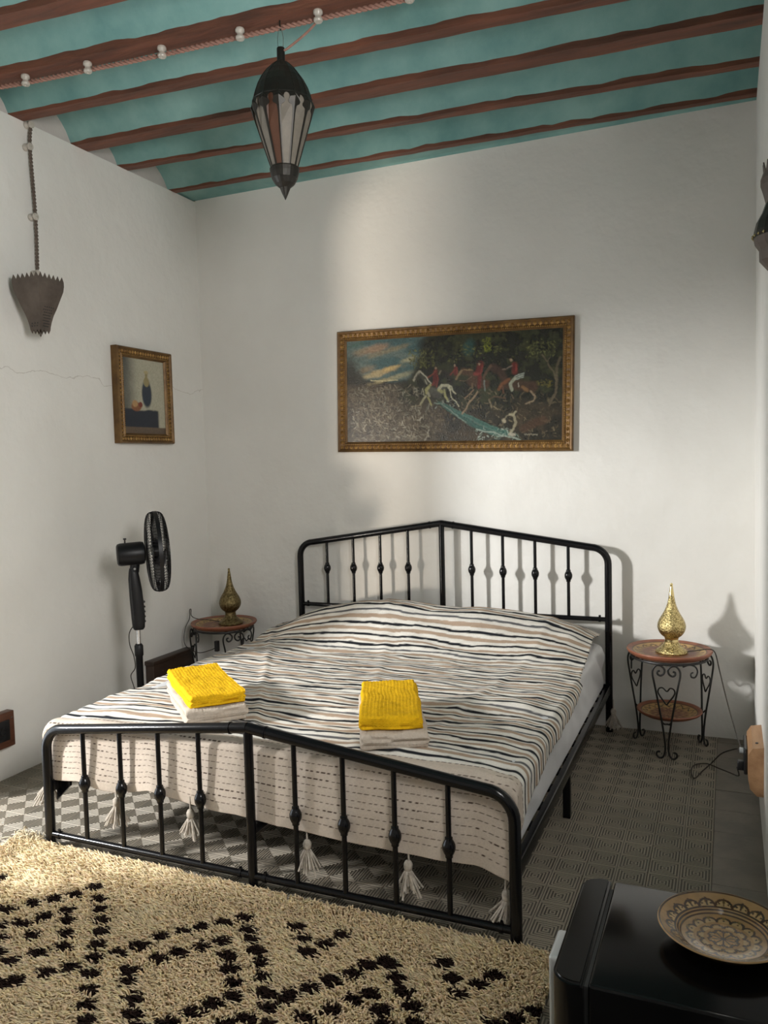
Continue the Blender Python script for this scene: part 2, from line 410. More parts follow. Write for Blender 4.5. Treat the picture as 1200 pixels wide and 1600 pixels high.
# ------------------------------------------------------------------ bed frame
BX0, BX1, BYF, BYH = .737, 2.582, 1.942, 3.985
BXM = (BX0 + BX1) / 2
bed = tag(empty('bed_frame', (BXM, (BYF + BYH) / 2, 0)), 'black metal double bed frame with knobbed spindles and peaked ends', 'bed')
bed_inv = Matrix.Translation(-Vector(bed.location))
def bpart(b, name, mat, parent, smooth=True, angle=50):
    """parts are modelled in room coordinates, then moved into their thing's space"""
    o = b.build(name, mat, parent, smooth=smooth, angle=angle)
    root = parent
    off = Vector((0, 0, 0))
    while root is not None:
        off += Vector(root.location); root = root.parent
    o.data.transform(Matrix.Translation(-off)); return o
def bed_end(y, zend, zpeak, zlow, zbot, name, R=.088, rt_=.019, zball=.8):
    bend = lambda x, s: [(x + s * R * (1 - math.cos(a)), y, zend - R + R * math.sin(a)) for a in [PI / 2 * k / 8 for k in range(9)]]
    left = [(BX0, y, 0)] + bend(BX0, 1)
    right = [(BX1, y, 0)] + bend(BX1, -1)
    b = MB().tube(left + [(BXM, y, zpeak)], rt_, 14)
    end = bpart(b, name, M_iron, bed)
    bpart(MB().tube(right + [(BXM, y, zpeak)], rt_, 14), 'curved_post', M_iron, end)
    bpart(MB().tube([(BXM, y, 0), (BXM, y, zpeak)], .0165, 14), 'centre_post', M_iron, end)
    for (xa, xb) in ((BX0, BXM), (BXM, BX1)):
        bpart(MB().tube([(xa, y, zlow), (xb, y, zlow)], .0125, 12), 'cross_bar', M_iron, end)
    # clamps where the bars meet the posts
    for x in (BX0 + .045, BXM - .05, BXM + .05, BX1 - .045):
        bpart(MB().tube([(x - .006, y, zlow), (x + .006, y, zlow)], .0155, 12).tube([(x, y, zlow + .012), (x, y, zlow + .022)], .006, 8), 'clamp', M_iron, end)
    for x, sgn in ((BXM - .07, -1), (BXM + .07, 1)):
        zz = zpeak - (zpeak - zend) * .07 / (BXM - BX0 - R)
        d = Vector((1, 0, -sgn * (zpeak - zend) / (BXM - BX0 - R))).normalized(); c = Vector((x, y, zz))
        bpart(MB().tube([c - d * .003, c + d * .003], rt_ + .0025, 14), 'clamp', M_iron, end)
    for k in range(4):
        for side in (0, 1):
            x = (.922 + .1765 * k) if side == 0 else (1.836 + .1795 * k)
            f = abs(x - BXM) / (BXM - BX0 - R); ztop = zpeak + (zend - zpeak) * min(1, f)
            zb = zball + .012 - .03 * abs(x - BXM)
            b = MB(); r = .0088
            prof = [(r, zlow), (r, zb - .034), (.0125, zb - .031), (.0125, zb - .024), (.0165, zb - .018), (.0205, zb - .008), (.0212, zb), (.0205, zb + .008), (.0165, zb + .018), (.0125, zb + .024), (.0125, zb + .031), (r, zb + .034), (r, ztop - .01)]
            b.lathe(prof, 14, (x, y, 0)); bpart(b, 'spindle', M_iron, end)
    return end
foot = bed_end(BYF, .475, .572, .052, 0, 'footboard', zball=.285)
head = bed_end(BYH, .985, 1.106, .602, 0, 'headboard', zball=.838)
for x in (BX0, BX1):
    s = 1 if x == BX0 else -1
    b = MB().rbox((x - .012, BYF + .015, .215), (x + .012, BYH - .015, .262), .003, 2); bpart(b, 'side_rail', M_iron, bed)
    b = MB().rbox((x + s * .02 - .015, 2.86, 0), (x + s * .02 + .015, 2.89, .25), .003, 2); bpart(b, 'leg', M_iron, bed)
    for yy in (BYF + .0, BYH - .0):
        q = 1 if yy == BYF else -1
        b = MB().extrude([(x, .17), (x, .27), (x + s * .0, .27), (x + s * .07, .255), (x + s * .07, .235)], 'y', yy + q * .040, yy + q * .050)
        bpart(b, 'bracket', M_iron, bed, smooth=False)
b = MB().rbox((BXM - .015, BYF + .01, .200), (BXM + .015, BYH - .01, .238), .003, 2); bpart(b, 'centre_rail', M_iron, bed)
for y in (2.5, 3.4):
    b = MB().rbox((BXM - .015, y - .015, 0), (BXM + .015, y + .015, .205), .003, 2); bpart(b, 'leg', M_iron, bed)
for k in range(12):
    y = 2.07 + k * .165
    b = MB().box((BX0 + .012, y - .025, .238), (BX1 - .012, y + .025, .250)); bpart(b, 'slat', M_iron, bed, smooth=False)

# mattress in a grey fitted sheet
MX0, MX1, MY0, MY1, MZ0, MZ1 = .775, 2.562, 2.005, 3.945, .252, .488
def mattress():
    n = 200; V = []; prof = []
    R = .035; H = MZ1 - MZ0
    Rb = .010
    for a in range(7): prof.append((-Rb + Rb * math.sin(a / 6 * PI / 2) , Rb - Rb * math.cos(a / 6 * PI / 2)))   # inset,z
    for z in np.linspace(Rb, H - R, 10)[1:-1]: prof.append((0, z))
    for a in range(7): prof.append((-R + R * math.cos(a / 6 * PI / 2), H - R + R * math.sin(a / 6 * PI / 2)))
    # perimeter
    per = []; rc = .05
    w, l = MX1 - MX0, MY1 - MY0
    def corner(cx, cy, a0): return [(cx + rc * math.cos(a0 + PI / 2 * k / 5), cy + rc * math.sin(a0 + PI / 2 * k / 5)) for k in range(6)]
    base = corner(MX1 - rc, MY0 + rc, -PI / 2) + [(MX1, y) for y in np.linspace(MY0 + rc, MY1 - rc, 70)[1:-1]] + corner(MX1 - rc, MY1 - rc, 0) + \
        [(x, MY1) for x in np.linspace(MX1 - rc, MX0 + rc, 40)[1:-1]] + corner(MX0 + rc, MY1 - rc, PI / 2) + [(MX0, y) for y in np.linspace(MY1 - rc, MY0 + rc, 60)[1:-1]] + \
        corner(MX0 + rc, MY0 + rc, PI) + [(x, MY0) for x in np.linspace(MX0 + rc, MX1 - rc, 40)[1:-1]]
    cx, cy = (MX0 + MX1) / 2, (MY0 + MY1) / 2
    m = len(base); F = []
    for (ins, z) in prof:
        for k, (x, y) in enumerate(base):
            wr = (float(vnoise(y * 9 + z * 14 + x, z * 7 + y * 2, 4)) - .5) * .032 + (float(vnoise(y * 30 + z * 40, x * 30, 6)) - .5) * .005
            wr *= min(1, max(0, (z / H)) * 3) * min(1, (H - z) / H * 4 + .1)
            dx = (ins + wr) * (1 if x > cx else -1) * (1 if abs(x - cx) > w / 2 - .06 else 0)
            dy = (ins + wr) * (1 if y > cy else -1) * (1 if abs(y - cy) > l / 2 - .06 else 0)
            V.append((x + dx, y + dy, MZ0 + z))
    for i in range(len(prof) - 1):
        for k in range(m): F.append((i * m + k, i * m + (k + 1) % m, (i + 1) * m + (k + 1) % m, (i + 1) * m + k))
    F += [tuple(range(m))[::-1], tuple((len(prof) - 1) * m + k for k in range(m))]
    o = MB().add(V, F).build('mattress', M_sheet, smooth=True, angle=60)
    return tag(o, 'thick mattress in a grey fitted sheet under the striped blanket', 'mattress')
mattress()

# ------------------------------------------------------------------ striped blanket
def blanket():
    XL, XR, YFt, YHd = .735, 2.545, 2.005, 3.955
    # cloth coordinates: a across, b from hem to head
    NA = 400; a = np.linspace(-.16, 1, NA)
    hang = np.linspace(-.30, 0, 118)[:-1]; top = np.linspace(0, 1, 400)
    nb = len(hang) + len(top)
    A = np.broadcast_to(a[None, :], (nb, NA)); Bv = np.concatenate([hang, top * (YHd - YFt)])
    B = np.broadcast_to(Bv[:, None], (nb, NA))
    yy = YFt + np.clip(B, 0, None)
    # right hand overhang grows towards the foot, left hang constant
    edge_drop = np.interp(yy, [1.95, 2.05, 2.2, 2.5, 2.9, 3.3, 3.8, 3.96], [.175, .125, .095, .075, .05, .012, .0, .0])
    edge_drop = edge_drop + (fbm(yy * 7, 0 * yy, 31) - .5) * .03
    width = XR - XL; R = .035
    arc = R * PI / 2
    smax = width + np.where(edge_drop < .02, edge_drop, arc + np.maximum(edge_drop - R, -arc * .6))
    u = np.where(A >= 0, A * smax, A)                # metres from the left top edge
    over = np.clip(u - (width - .0), 0, None); th = np.clip(over / R, 0, PI / 2)
    X = XL + np.clip(u, 0, width) + R * np.sin(th); dropR = R * (1 - np.cos(th)) + np.clip(over - arc, 0, None)
    ul = np.clip(-u, 0, None); tl = np.clip(ul / .045, 0, PI / 2)
    X = X - .045 * np.sin(tl); dropL = .045 * (1 - np.cos(tl)) + np.clip(ul - .045 * PI / 2, 0, None)
    # top surface: mattress sag + pillows
    xx = np.clip(X, XL, XR + R)
    pr = np.interp(xx, [.73, .80, .92, 1.05, 1.25, 1.40, 1.53, 1.70, 1.82, 1.97, 2.14, 2.31, 2.44, 2.54, 2.60], [.03, .05, .095, .135, .178, .188, .184, .160, .155, .158, .148, .130, .10, .055, .03])
    ridge = sstep(3.30, 3.74, yy) * (1 - .42 * sstep(3.80, 3.97, yy))
    Z = .500 + pr * ridge
    Z = Z - .018 * sstep(.22, 0, xx - XL) - .012 * sstep(.10, 0, XR - xx) * (1 - ridge)
    # big folds and ripples
    d1 = (fbm(xx * 2.2 + yy * 1.0, yy * 7.5 - xx * 1.3, 3, 4) - .5)
    d2 = (fbm(xx * 5 + 3 * yy, yy * 19, 8, 3) - .5)
    fold = np.exp(-((xx - 1.25 + (yy - 2.7) * .55) / .022) ** 2) + .8 * np.exp(-((xx - 1.72 + (yy - 2.9) * .35) / .03) ** 2) + .8 * np.exp(-((xx - 2.22 - (yy - 2.7) * .10) / .025) ** 2)
    damp = sstep(0, .06, B) * (1 - .25 * ridge)
    Z = Z + (d1 * .036 + d2 * .018) * damp + fold * .006 * damp
    # foot end: bend over the mattress edge
    hb = np.clip(-B, 0, None); tb = np.clip(hb / .03, 0, PI / 2); arcb = .03 * PI / 2
    Y = yy - .03 * np.sin(tb); dropF = .03 * (1 - np.cos(tb)) + np.clip(hb - arcb, 0, None)
    fr = np.clip(hb / .3, 0, 1)
    Y = Y - fr * .014 * (np.sin(xx * 17 + 1.2 * np.sin(xx * 5)) * .5 + .5) + fr * (fbm(xx * 9, hb * 3, 12) - .5) * .016
    # uneven hem
    hx = [.69, .87, .98, 1.06, 1.21, 1.38, 1.59, 1.75, 1.85, 2.04, 2.18, 2.36, 2.45, 2.60]
    hz = [.262, .265, .238, .232, .270, .240, .235, .217, .219, .210, .202, .208, .207, .185]
    target = np.interp(xx, hx, hz)
    ztopf = Z[len(hang)][None, :] if False else .487
    scale = (ztopf - target) / (.03 + .30 - arcb)
    dropF = dropF * scale
    Z = Z - np.maximum(dropR, 0) - dropL - dropF
    hangside = sstep(.02, .09, dropR)
    X = X + hangside * (fbm(yy * 8, dropR * 4, 21) - .4) * .012
    P = np.stack([X, Y, Z], -1)
    # colours: stripes along b
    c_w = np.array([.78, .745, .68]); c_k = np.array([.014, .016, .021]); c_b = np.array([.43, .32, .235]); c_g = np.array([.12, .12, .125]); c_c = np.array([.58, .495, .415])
    seq = []; pos = .055; rr = random.Random(5)
    col1 = np.tile(c_w, (nb, 1))
    Bw = B + sstep(0, .12, B) * ((fbm(A * 7, B * 4, 51) - .5) * .034 + (fbm(A * 19, B * 7, 53) - .5) * .012) + (fbm(A * 60, B * 60, 55) - .5) * .003
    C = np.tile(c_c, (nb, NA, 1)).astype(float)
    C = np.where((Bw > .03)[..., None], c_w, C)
    pats = [(c_k, .0155), (c_w, .020), (c_b, .022), (c_w, .016), (c_g, .013), (c_w, .022), (c_k, .017), (c_w, .010), (c_b, .018), (c_w, .020), (c_k, .013), (c_w, .016), (c_b, .020), (c_w, .014)]
    k = 0
    while pos < 2.0:
        cc, w = pats[k % len(pats)]; w = w * rr.uniform(.85, 1.2) * (1.0 if pos < 1.45 else 1.25); k += 1
        m = sstep(pos - .0012, pos + .0012, Bw) * (1 - sstep(pos + w - .0012, pos + w + .0012, Bw))
        if cc is not c_w: C = C * (1 - m[..., None]) + cc * m[..., None]
        pos += w
    # running stitches on the hanging part
    for r in range(12):
        b0 = .028 - r * .0262
        row = np.abs(B - b0 - .004 * (vnoise(A * 12, 0 * A + r, 61) - .5)) < .0015
        ph = (u / .0215 + r * .37 + .3 * vnoise(A * 30, 0 * A + r, 63)) % 1
        C = np.where((row & (ph < .62))[..., None], np.array([.07, .045, .035]), C)
    C = C * (.88 + .2 * fbm(A * 40, B * 40, 70))[..., None]
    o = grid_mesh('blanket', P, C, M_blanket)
    sm = o.modifiers.new('thickness', 'SOLIDIFY'); sm.thickness = .005; sm.offset = 1
    return tag(o, 'cream woven blanket with black and beige stripes spread over the bed', 'blanket'), P
blank, BP = blanket()
def blanket_z(x, y):
    m = BP[117:, :, :]; d = (m[..., 0] - x) ** 2 + (m[..., 1] - y) ** 2
    return float(m[..., 2].reshape(-1)[np.argmin(d)])

def tassel(loc, sc=1., seed=0, lean=0):
    R_ = random.Random(seed); b = MB(); lean_v = Vector((lean, 0, 0))
    b.tube([(0, 0, .045), (lean * .2, 0, .01), (lean * .3, 0, -.005)], .003, 6)
    b.lathe([(.001, .004), (.009, 0), (.0135, -.010), (.0125, -.022), (.009, -.028), (.0105, -.031), (.013, -.036)], 12)
    for k in range(38):
        a = R_.uniform(0, 2 * PI); r1 = R_.uniform(.010, .046); ln = R_.uniform(.040, .072)
        p0 = Vector((math.cos(a) * .008, math.sin(a) * .008, -.028))
        p1 = Vector((math.cos(a) * r1 * .6, math.sin(a) * r1 * .6, -.028 - ln * .5)) + lean_v * .4
        p2 = Vector((math.cos(a) * r1, math.sin(a) * r1, -.028 - ln)) + lean_v * .9
        b.tube(spline([p0, p1, p2], 3), [.0030] * 7, 5)
    b.v = [(x * sc + loc[0], y * sc + loc[1], z * sc + loc[2]) for (x, y, z) in b.v]
    return b.build('tassel', M_yarn, blank, smooth=True)
for k, (x, y, z, ln) in enumerate([(.705, 1.972, .262, -.01), (1.045, 1.972, .225, 0), (1.385, 1.970, .232, 0), (1.862, 1.968, .200, .0), (2.226, 1.970, .192, .012), (2.545, 1.972, .155, -.012), (2.615, 3.90, .150, 0)]):
    tassel((x, y, z), 1.1, k, ln)

# ------------------------------------------------------------------ towels
def towel(cx, cy, z0, ang, L, W, T, mat, seed, label, layers=4, rib=True):
    sh = T / layers; half = sh * .5; rl = []
    # centreline of a folded sheet in (w, t)
    pts = []
    for k in range(layers):
        z = sh * (k + .5); n = 46; R_ = random.Random(seed * 10 + k)
        ext_r = W / 2 - half - R_.uniform(.0, .012); ext_l = W / 2 - half - R_.uniform(0, .004)
        ws = np.linspace(-ext_l, ext_r, n)
        if k % 2 == 0: ws = ws[::-1]
        for w in ws: pts.append((w, z))
    pts = np.array(pts)
    # smooth the turns
    for _ in range(3): pts[1:-1] = pts[1:-1] * .5 + (pts[:-2] + pts[2:]) * .25
    t = np.gradient(pts, axis=0); t /= np.linalg.norm(t, axis=1)[:, None] + 1e-9
    nn = np.stack([-t[:, 1], t[:, 0]], 1)
    ribd = (np.sin(pts[:, 0] / .0125 * 2 * PI) * .0013 if rib else 0)
    up_side = np.sign(nn[:, 1])
    tk = half * .94
    A_ = pts + nn * (tk + np.where(up_side > 0, ribd, 0))[:, None]; B_ = pts - nn * (tk + np.where(up_side < 0, ribd, 0))[:, None]
    ring = np.concatenate([A_, B_[::-1]]); m = len(ring); NL = 70
    V = np.zeros((NL, m, 3)); ls = np.linspace(-L / 2, L / 2, NL)
    for i, l in enumerate(ls):
        e = max(0, 1 - (L / 2 - abs(l)) / .012); sq = 1 - .22 * e * e
        w = ring[:, 0] * (1 - .03 * e * e); z = (ring[:, 1] - T / 2) * sq + T / 2
        wob = (vnoise(ring[:, 0] * 22 + seed, np.full(m, l * 18), seed) - .5) * .007 + (vnoise(ring[:, 0] * 60 + seed, np.full(m, l * 70), seed + 4) - .5) * .003
        rise = z / T
        V[i, :, 0] = w + (vnoise(np.full(m, l * 11.), z * 30, seed + 9) - .5) * .012
        V[i, :, 1] = l + (vnoise(ring[:, 0] * 20, z * 80, seed + 3) - .5) * .014 * (1 if abs(l) > L / 2 - .03 else 0)
        V[i, :, 2] = z + wob * rise + .004 * math.sin(l * 9 + seed) * rise
    V[..., 2] = np.maximum(V[..., 2], 0)
    idx = np.arange(NL * m).reshape(NL, m); F = []
    for i in range(NL - 1):
        for k in range(m): F.append((idx[i, k], idx[i, (k + 1) % m], idx[i + 1, (k + 1) % m], idx[i + 1, k]))
    h = m // 2
    for i in (0, NL - 1):                      # end caps follow the folded sheet
        for k in range(h - 1): F.append((idx[i, k], idx[i, k + 1], idx[i, m - 2 - k], idx[i, m - 1 - k]))
    o = MB().add(V.reshape(-1, 3), [tuple(map(int, f)) for f in F]).build('towel', mat, smooth=True, angle=65)
    o.location = (cx, cy, z0); o.rotation_euler = (0, 0, ang)
    return tag(o, label, 'towel', 'folded towels on the bed')
aA = math.atan2(1.04 - 1.42, 2.48 - 2.11) * -1
def rot_for(p0, p1):      # local +y along p0->p1
    d = (p1[0] - p0[0], p1[1] - p0[1]); return math.atan2(d[1], d[0]) - PI / 2
def pile(far, near, L, W, seeds, lab, sh=(0, 0, 0)):
    cx, cy = (far[0] + near[0]) / 2, (far[1] + near[1]) / 2; an = rot_for(near, far)
    c, s = math.cos(an), math.sin(an)
    zs = [blanket_z(cx + c * w - s * l, cy + s * w + c * l) for w in (-W / 2, 0, W / 2) for l in (-L / 2, -L / 4, 0, L / 4, L / 2)]
    z = float(np.mean(zs)) + .009
    towel(cx, cy, z, an, L, W, .056, M_towel_w, seeds[0], lab[0])
    towel(cx + sh[0], cy + sh[1], z + .058, an + sh[2], L * .96, W * .93, .044, M_towel_y, seeds[1], lab[1])
pile((1.04, 2.475), (1.43, 2.10), .50, .245, (3, 5), ('folded cream towel under the yellow one, nearer the fan', 'folded mustard yellow towel on top of the pile nearer the fan'), (-.01, .012, .03))
pile((1.93, 2.54), (2.155, 2.06), .50, .245, (8, 9), ('folded cream towel under the yellow one at mid bed, farther from the fan', 'folded mustard yellow towel on top of the pile farther from the fan'), (-.008, .012, -.02))

# ------------------------------------------------------------------ shag rug
def at_px(x, y, z):
    d = rt * ((x - 600) / CAM_F) - up * ((y - 800) / CAM_F) + fw
    t = (z - CAM_POS.z) / d.z; p = CAM_POS + d * t; return (p.x, p.y)
def rug():
    root = tag(empty('rug', (1.65, 1.3, 0)), 'cream shaggy wool rug with dark brown diamond lines before the bed', 'rug')
    x0, x1, y0, y1 = .60, 2.715, .62, 1.925
    b = MB().box((x0 + .015, y0, .003), (x1 - .015, y1 - .02, .012)); bpart(b, 'backing', M_jute, root, smooth=False)
    z1 = [(38,360),(145,335),(232,318),(320,300),(405,270),(418,315),(425,360),(430,405),(430,455),(415,505),(405,560),(390,625),(380,690),(372,755),(370,820),(95,420),(190,390),(288,365),(290,408),(280,465),(270,515),(170,540),(60,575),(140,470),(305,600),(205,625),(80,655),(5,430),(5,480),(5,540),(5,670),(5,230),(505,540),(585,508),(680,472),(768,450),(848,432),(935,415),(1022,395),(1040,445),(1060,485),(1078,530),(1092,580),(1108,640),(1112,705),(1120,765),(545,612),(548,660),(560,730),(568,790),(660,560),(750,538),(845,515),(935,490),(955,550),(965,605),(975,660),(978,720),(885,750),(800,785),(700,830),(580,850),(1030,810),(940,835),(1125,835),(1190,735)]
    z2 = [(100,435),(125,485),(148,540),(220,505),(290,470),(470,575),(395,595),(328,625),(238,655),(160,685),(75,715),(497,595),(513,648),(540,700),(572,760),(585,830),(400,705),(320,735),(228,775),(132,805),(440,775),(455,835),(715,585),(742,645),(772,710),(920,630),(855,670),(1085,780),(1000,810),(930,840)]
    pts = [at_px(px / 2.667, 1280 + py / 2.667, .040) for px, py in z1] + [at_px(430 + px / 2.667, 1280 + py / 2.667, .040) for px, py in z2]
    pts = np.array(pts)
    ym = 1.12
    near = pts[pts[:, 1] > ym]; mir = near.copy(); mir[:, 1] = 2 * ym - .02 - mir[:, 1]
    pts = np.concatenate([pts, mir[mir[:, 1] < ym - .03]])
    n = 88000
    x = RNG.uniform(x0, x1, n); y = RNG.uniform(y0, y1, n)
    # slightly wavy far edge, fringe at the left far corner
    keep = y < y1 - .012 + .016 * (vnoise(x * 7, x * 0, 3)) - .02 * np.abs(x - 1.6) * 0
    x = x[keep]; y = y[keep]; n = len(x)
    D = np.full(n, 9.)
    jx = x + (RNG.random(n) - .5) * .012; jy = y + (RNG.random(n) - .5) * .012
    for p in pts: D = np.minimum(D, ((jx - p[0]) / .033) ** 2 + ((jy - p[1]) / .024) ** 2)
    dark = D < 1
    ln = RNG.uniform(.026, .044, n) * np.where(dark, .9, 1)
    # pile leans towards the camera side, in clumps
    an = -PI / 2 + (fbm(x * 9, y * 9, 5) - .5) * 3.2 + RNG.normal(0, .45, n)
    le = RNG.uniform(.25, .85, n)
    dx, dy = np.cos(an) * le, np.sin(an) * le
    r = RNG.uniform(.0026, .0042, n)
    zc = .010
    V = np.zeros((n, 7, 3))
    for k in range(3):
        a = k * 2 * PI / 3 + RNG.random(n) * 6.28 * 0 + an
        V[:, k, 0] = x + np.cos(a) * r; V[:, k, 1] = y + np.sin(a) * r; V[:, k, 2] = zc
        V[:, 3 + k, 0] = x + dx * ln * .35 + np.cos(a) * r * 1.15; V[:, 3 + k, 1] = y + dy * ln * .35 + np.sin(a) * r * 1.15; V[:, 3 + k, 2] = zc + ln * .6
    V[:, 6, 0] = x + dx * ln; V[:, 6, 1] = y + dy * ln; V[:, 6, 2] = zc + ln * (1.0 - .3 * le)
    tri = []
    for k in range(3):
        k2 = (k + 1) % 3
        tri += [(k, k2, 3 + k2), (k, 3 + k2, 3 + k), (3 + k, 3 + k2, 6)]
    tri = np.array(tri); Fq = (np.arange(n)[:, None, None] * 7 + tri[None]).reshape(-1, 3)
    base = np.array([.82, .665, .43]); tint = RNG.uniform(.75, 1.1, n)[:, None] * (base + RNG.normal(0, .02, (n, 3)))
    tint[dark] = np.array([.020, .011, .009]) * RNG.uniform(.7, 1.4, (dark.sum(), 1))
    C = np.repeat(tint[:, None, :], 7, 1)
    C = np.clip(C, .003, 1)
    off = np.array(root.location)
    o = raw_mesh('pile', V.reshape(-1, 3) - off, Fq, C.reshape(-1, 3), M_pile, root, smooth=True); o['kind'] = 'stuff'
    # loose fringe at the far left corner
    b = MB(); R_ = random.Random(3)
    for k in range(60):
        px = R_.uniform(.60, .70); py = 1.925 + R_.uniform(-.04, .01)
        e = (px - R_.uniform(-.02, .09), py + R_.uniform(-.05, .06), R_.uniform(.006, .03))
        b.tube(spline([(px, py, .02), ((px + e[0]) / 2 + R_.uniform(-.01, .01), (py + e[1]) / 2, R_.uniform(.03, .055)), e], 3), [.0022] * 6 + [.001], 4)
    f = bpart(b, 'fringe', material('fringe_wool', (.62, .52, .36), .95, var=.25, vscale=50), root); f['kind'] = 'stuff'
rug()

# ------------------------------------------------------------------ wrought iron side tables with clay trays
def polar(name, prof, colorf, mat, parent, seg=120, sub=6, off=(0, 0, 0)):
    pr = []
    for (p, q) in zip(prof[:-1], prof[1:]):
        for k in range(sub): pr.append((p[0] + (q[0] - p[0]) * k / sub, p[1] + (q[1] - p[1]) * k / sub))
    pr.append(prof[-1]); pr = np.array(pr)
    th = np.linspace(0, 2 * PI, seg, endpoint=False)
    r = pr[:, :1] + 0 * th; T = 0 * pr[:, :1] + th
    P = np.stack([r * np.cos(T) + off[0], r * np.sin(T) + off[1], pr[:, 1:] + 0 * T + off[2]], -1)
    side = np.linspace(0, 1, len(pr))[:, None] + 0 * T
    return grid_mesh(name, P, colorf(r, T, side), mat, parent, wrap=True)
def tray_color(R0):
    def f(r, t, side):
        q = r / R0
        red = np.array([.30, .105, .055]); och = np.array([.52, .33, .13]); blk = np.array([.05, .03, .022]); brn = np.array([.20, .075, .042])
        C = np.tile(red, r.shape + (1,)).astype(float)
        inner = side < .5           # first half of the profile = upper face
        def put(m, c):
            nonlocal C
            C = np.where((m & inner)[..., None], c, C)
        put(q < .98, brn); put((q > .86) & (q < .985), red)
        put((q > .62) & (q < .84), och)
        zig = .73 + .07 * np.sign(np.sin(t * 18)) * (1 - 2 * np.abs(((t * 18 / PI) % 1) - .5) * 1.0)
        put((np.abs(q - zig) < .022) & (q > .62) & (q < .84), blk)
        put((np.abs(q - .85) < .012) | (np.abs(q - .61) < .012), blk)
        put((q < .58) & (np.sin(t * 12) * np.sin(q * 40) > .45), och)
        put((np.abs(q - .40) < .012), blk)
        return C * (.75 + .45 * fbm(r * np.cos(t) * 60, r * np.sin(t) * 60, 5))[..., None]
    return f
def side_table(loc, rz, label):
    root = tag(empty('side_table', loc, rz), label, 'side table', 'wrought iron side tables')
    zt = .475
    polar('table_top', [(.001, zt + .006), (.145, zt + .008), (.165, zt + .016), (.192, zt + .026), (.200, zt + .028), (.203, zt + .022), (.196, zt + .010), (.175, zt - .004), (.15, zt - .010), (.001, zt - .010)], tray_color(.203), M_clay, root)
    b = MB().tube([(.178 * math.cos(a), .178 * math.sin(a), zt - .012) for a in [2 * PI * k / 48 for k in range(48)]], .0065, 8, closed=True); b.build('ring', M_wrought, root, smooth=True)
    polar('lower_tray', [(.001, .172), (.10, .174), (.125, .184), (.148, .196), (.154, .197), (.156, .192), (.148, .182), (.125, .170), (.10, .164), (.001, .163)], tray_color(.156), M_clay, root)
    for k in range(3):
        an = -PI / 2 + k * 2 * PI / 3; er = Vector((math.cos(an), math.sin(an), 0)); et = Vector((-math.sin(an), math.cos(an), 0))
        def W3(s, z):
            r = .178 + .020 * sstep(.05, .42, z); return er * float(r) + et * s + Vector((0, 0, z))
        b = MB(); rr_ = .0048
        for sg in (-1, 1):
            path = [(.030, .036), (.042, .034), (.047, .021), (.036, .007), (.020, .009), (.010, .030), (.0075, .07), (.018, .16), (.036, .27), (.054, .37), (.0625, .415), (.060, .442), (.044, .461), (.024, .460), (.0085, .444), (.011, .424), (.026, .413), (.039, .419), (.040, .432), (.029, .436)]
            b.tube(spline([W3(sg * s, z) for s, z in path], 6), rr_, 7)
        leg = b.build('leg', M_wrought, root, smooth=True)
        ht = [(0, .272), (.012, .290), (.026, .312), (.034, .333), (.029, .350), (.015, .354), (.002, .338)]
        ht = ht + [(-s, z) for s, z in ht[::-1][1:-1]]
        MB().tube(spline([W3(s * 1.12, z) for s, z in ht], 5, closed=True), .0036, 6, closed=True).build('heart', M_wrought, leg, smooth=True)
        # bracket to the lower tray and scroll beside the leg
        MB().tube(spline([W3(-.022, .185), er * .165 + et * -.012 + Vector((0, 0, .168)), er * .13 + Vector((0, 0, .158)), er * .165 + et * .012 + Vector((0, 0, .168)), W3(.022, .185)], 5), .0042, 6).build('bracket', M_wrought, leg, smooth=True)
        a2 = an + PI / 3 * .62
        b = MB()
        e2 = Vector((math.cos(a2), math.sin(a2), 0)); t2 = Vector((-math.sin(a2), math.cos(a2), 0))
        sp = [(-.045, .455), (-.01, .462), (.022, .450), (.034, .425), (.022, .400), (.002, .402), (-.002, .418), (.010, .424)]
        b.tube(spline([e2 * .18 + t2 * s + Vector((0, 0, z)) for s, z in sp], 5), .004, 6).build('scroll', M_wrought, root, smooth=True)
    return root
side_table((2.893, 3.842, 0), 0, 'wrought iron side table with clay trays standing by the bright wall corner, in full view')
side_table((.285, 3.80, 0), math.radians(200 + 90), 'dim wrought iron side table behind the bed corner, near the fan')

M_brass_shaded = material('shaded_pierced_brass', (.30, .23, .11), .42, metal=1, color2=(.11, .08, .035), vscale=95, bump=.004, bscale=130, detail=1)  # darker copy of the pierced brass, with the corner's shade in its colour
def brass_lamp(loc, label, M_brass=M_brass, M_brass_s=M_brass_s):
    root = tag(empty('table_lamp', loc), label, 'lamp', 'brass teardrop lamps')
    b = MB().lathe([(.074, 0), (.077, .006), (.074, .013), (.055, .026), (.040, .042), (.033, .055)], 40); b.build('base', M_brass, root, smooth=True)
    MB().lathe([(.033, .054), (.0335, .060), (.0315, .066), (.033, .073), (.034, .078)], 40).build('collar', M_brass_s, root, smooth=True)
    pr = [(.034, .077), (.050, .090), (.062, .108), (.0672, .128), (.0655, .146), (.057, .168), (.044, .190), (.032, .213), (.0225, .238), (.0165, .262), (.0128, .283)]
    sp = spline([(r, 0, z) for r, z in pr], 4)
    MB().lathe([(p.x, p.z) for p in sp], 48).build('body', M_brass, root, smooth=True)
    MB().lathe([(.0128, .283), (.0138, .286), (.0128, .289), (.0095, .310), (.0070, .328), (.0058, .334), (.0072, .338), (.0062, .344), (.001, .348)], 24).build('spire', M_brass_s, root, smooth=True)
    return root
LAMP_R = (2.905, 3.842, .4825); LAMP_L = (.315, 3.83, .4825)
lr = brass_lamp(LAMP_R, 'shiny pierced brass teardrop lamp lit by daylight, casting a shadow on the wall')
ll = brass_lamp(LAMP_L, 'shade-toned pierced brass teardrop lamp in the dim corner near the fan', M_brass_shaded, M_brass_shaded)
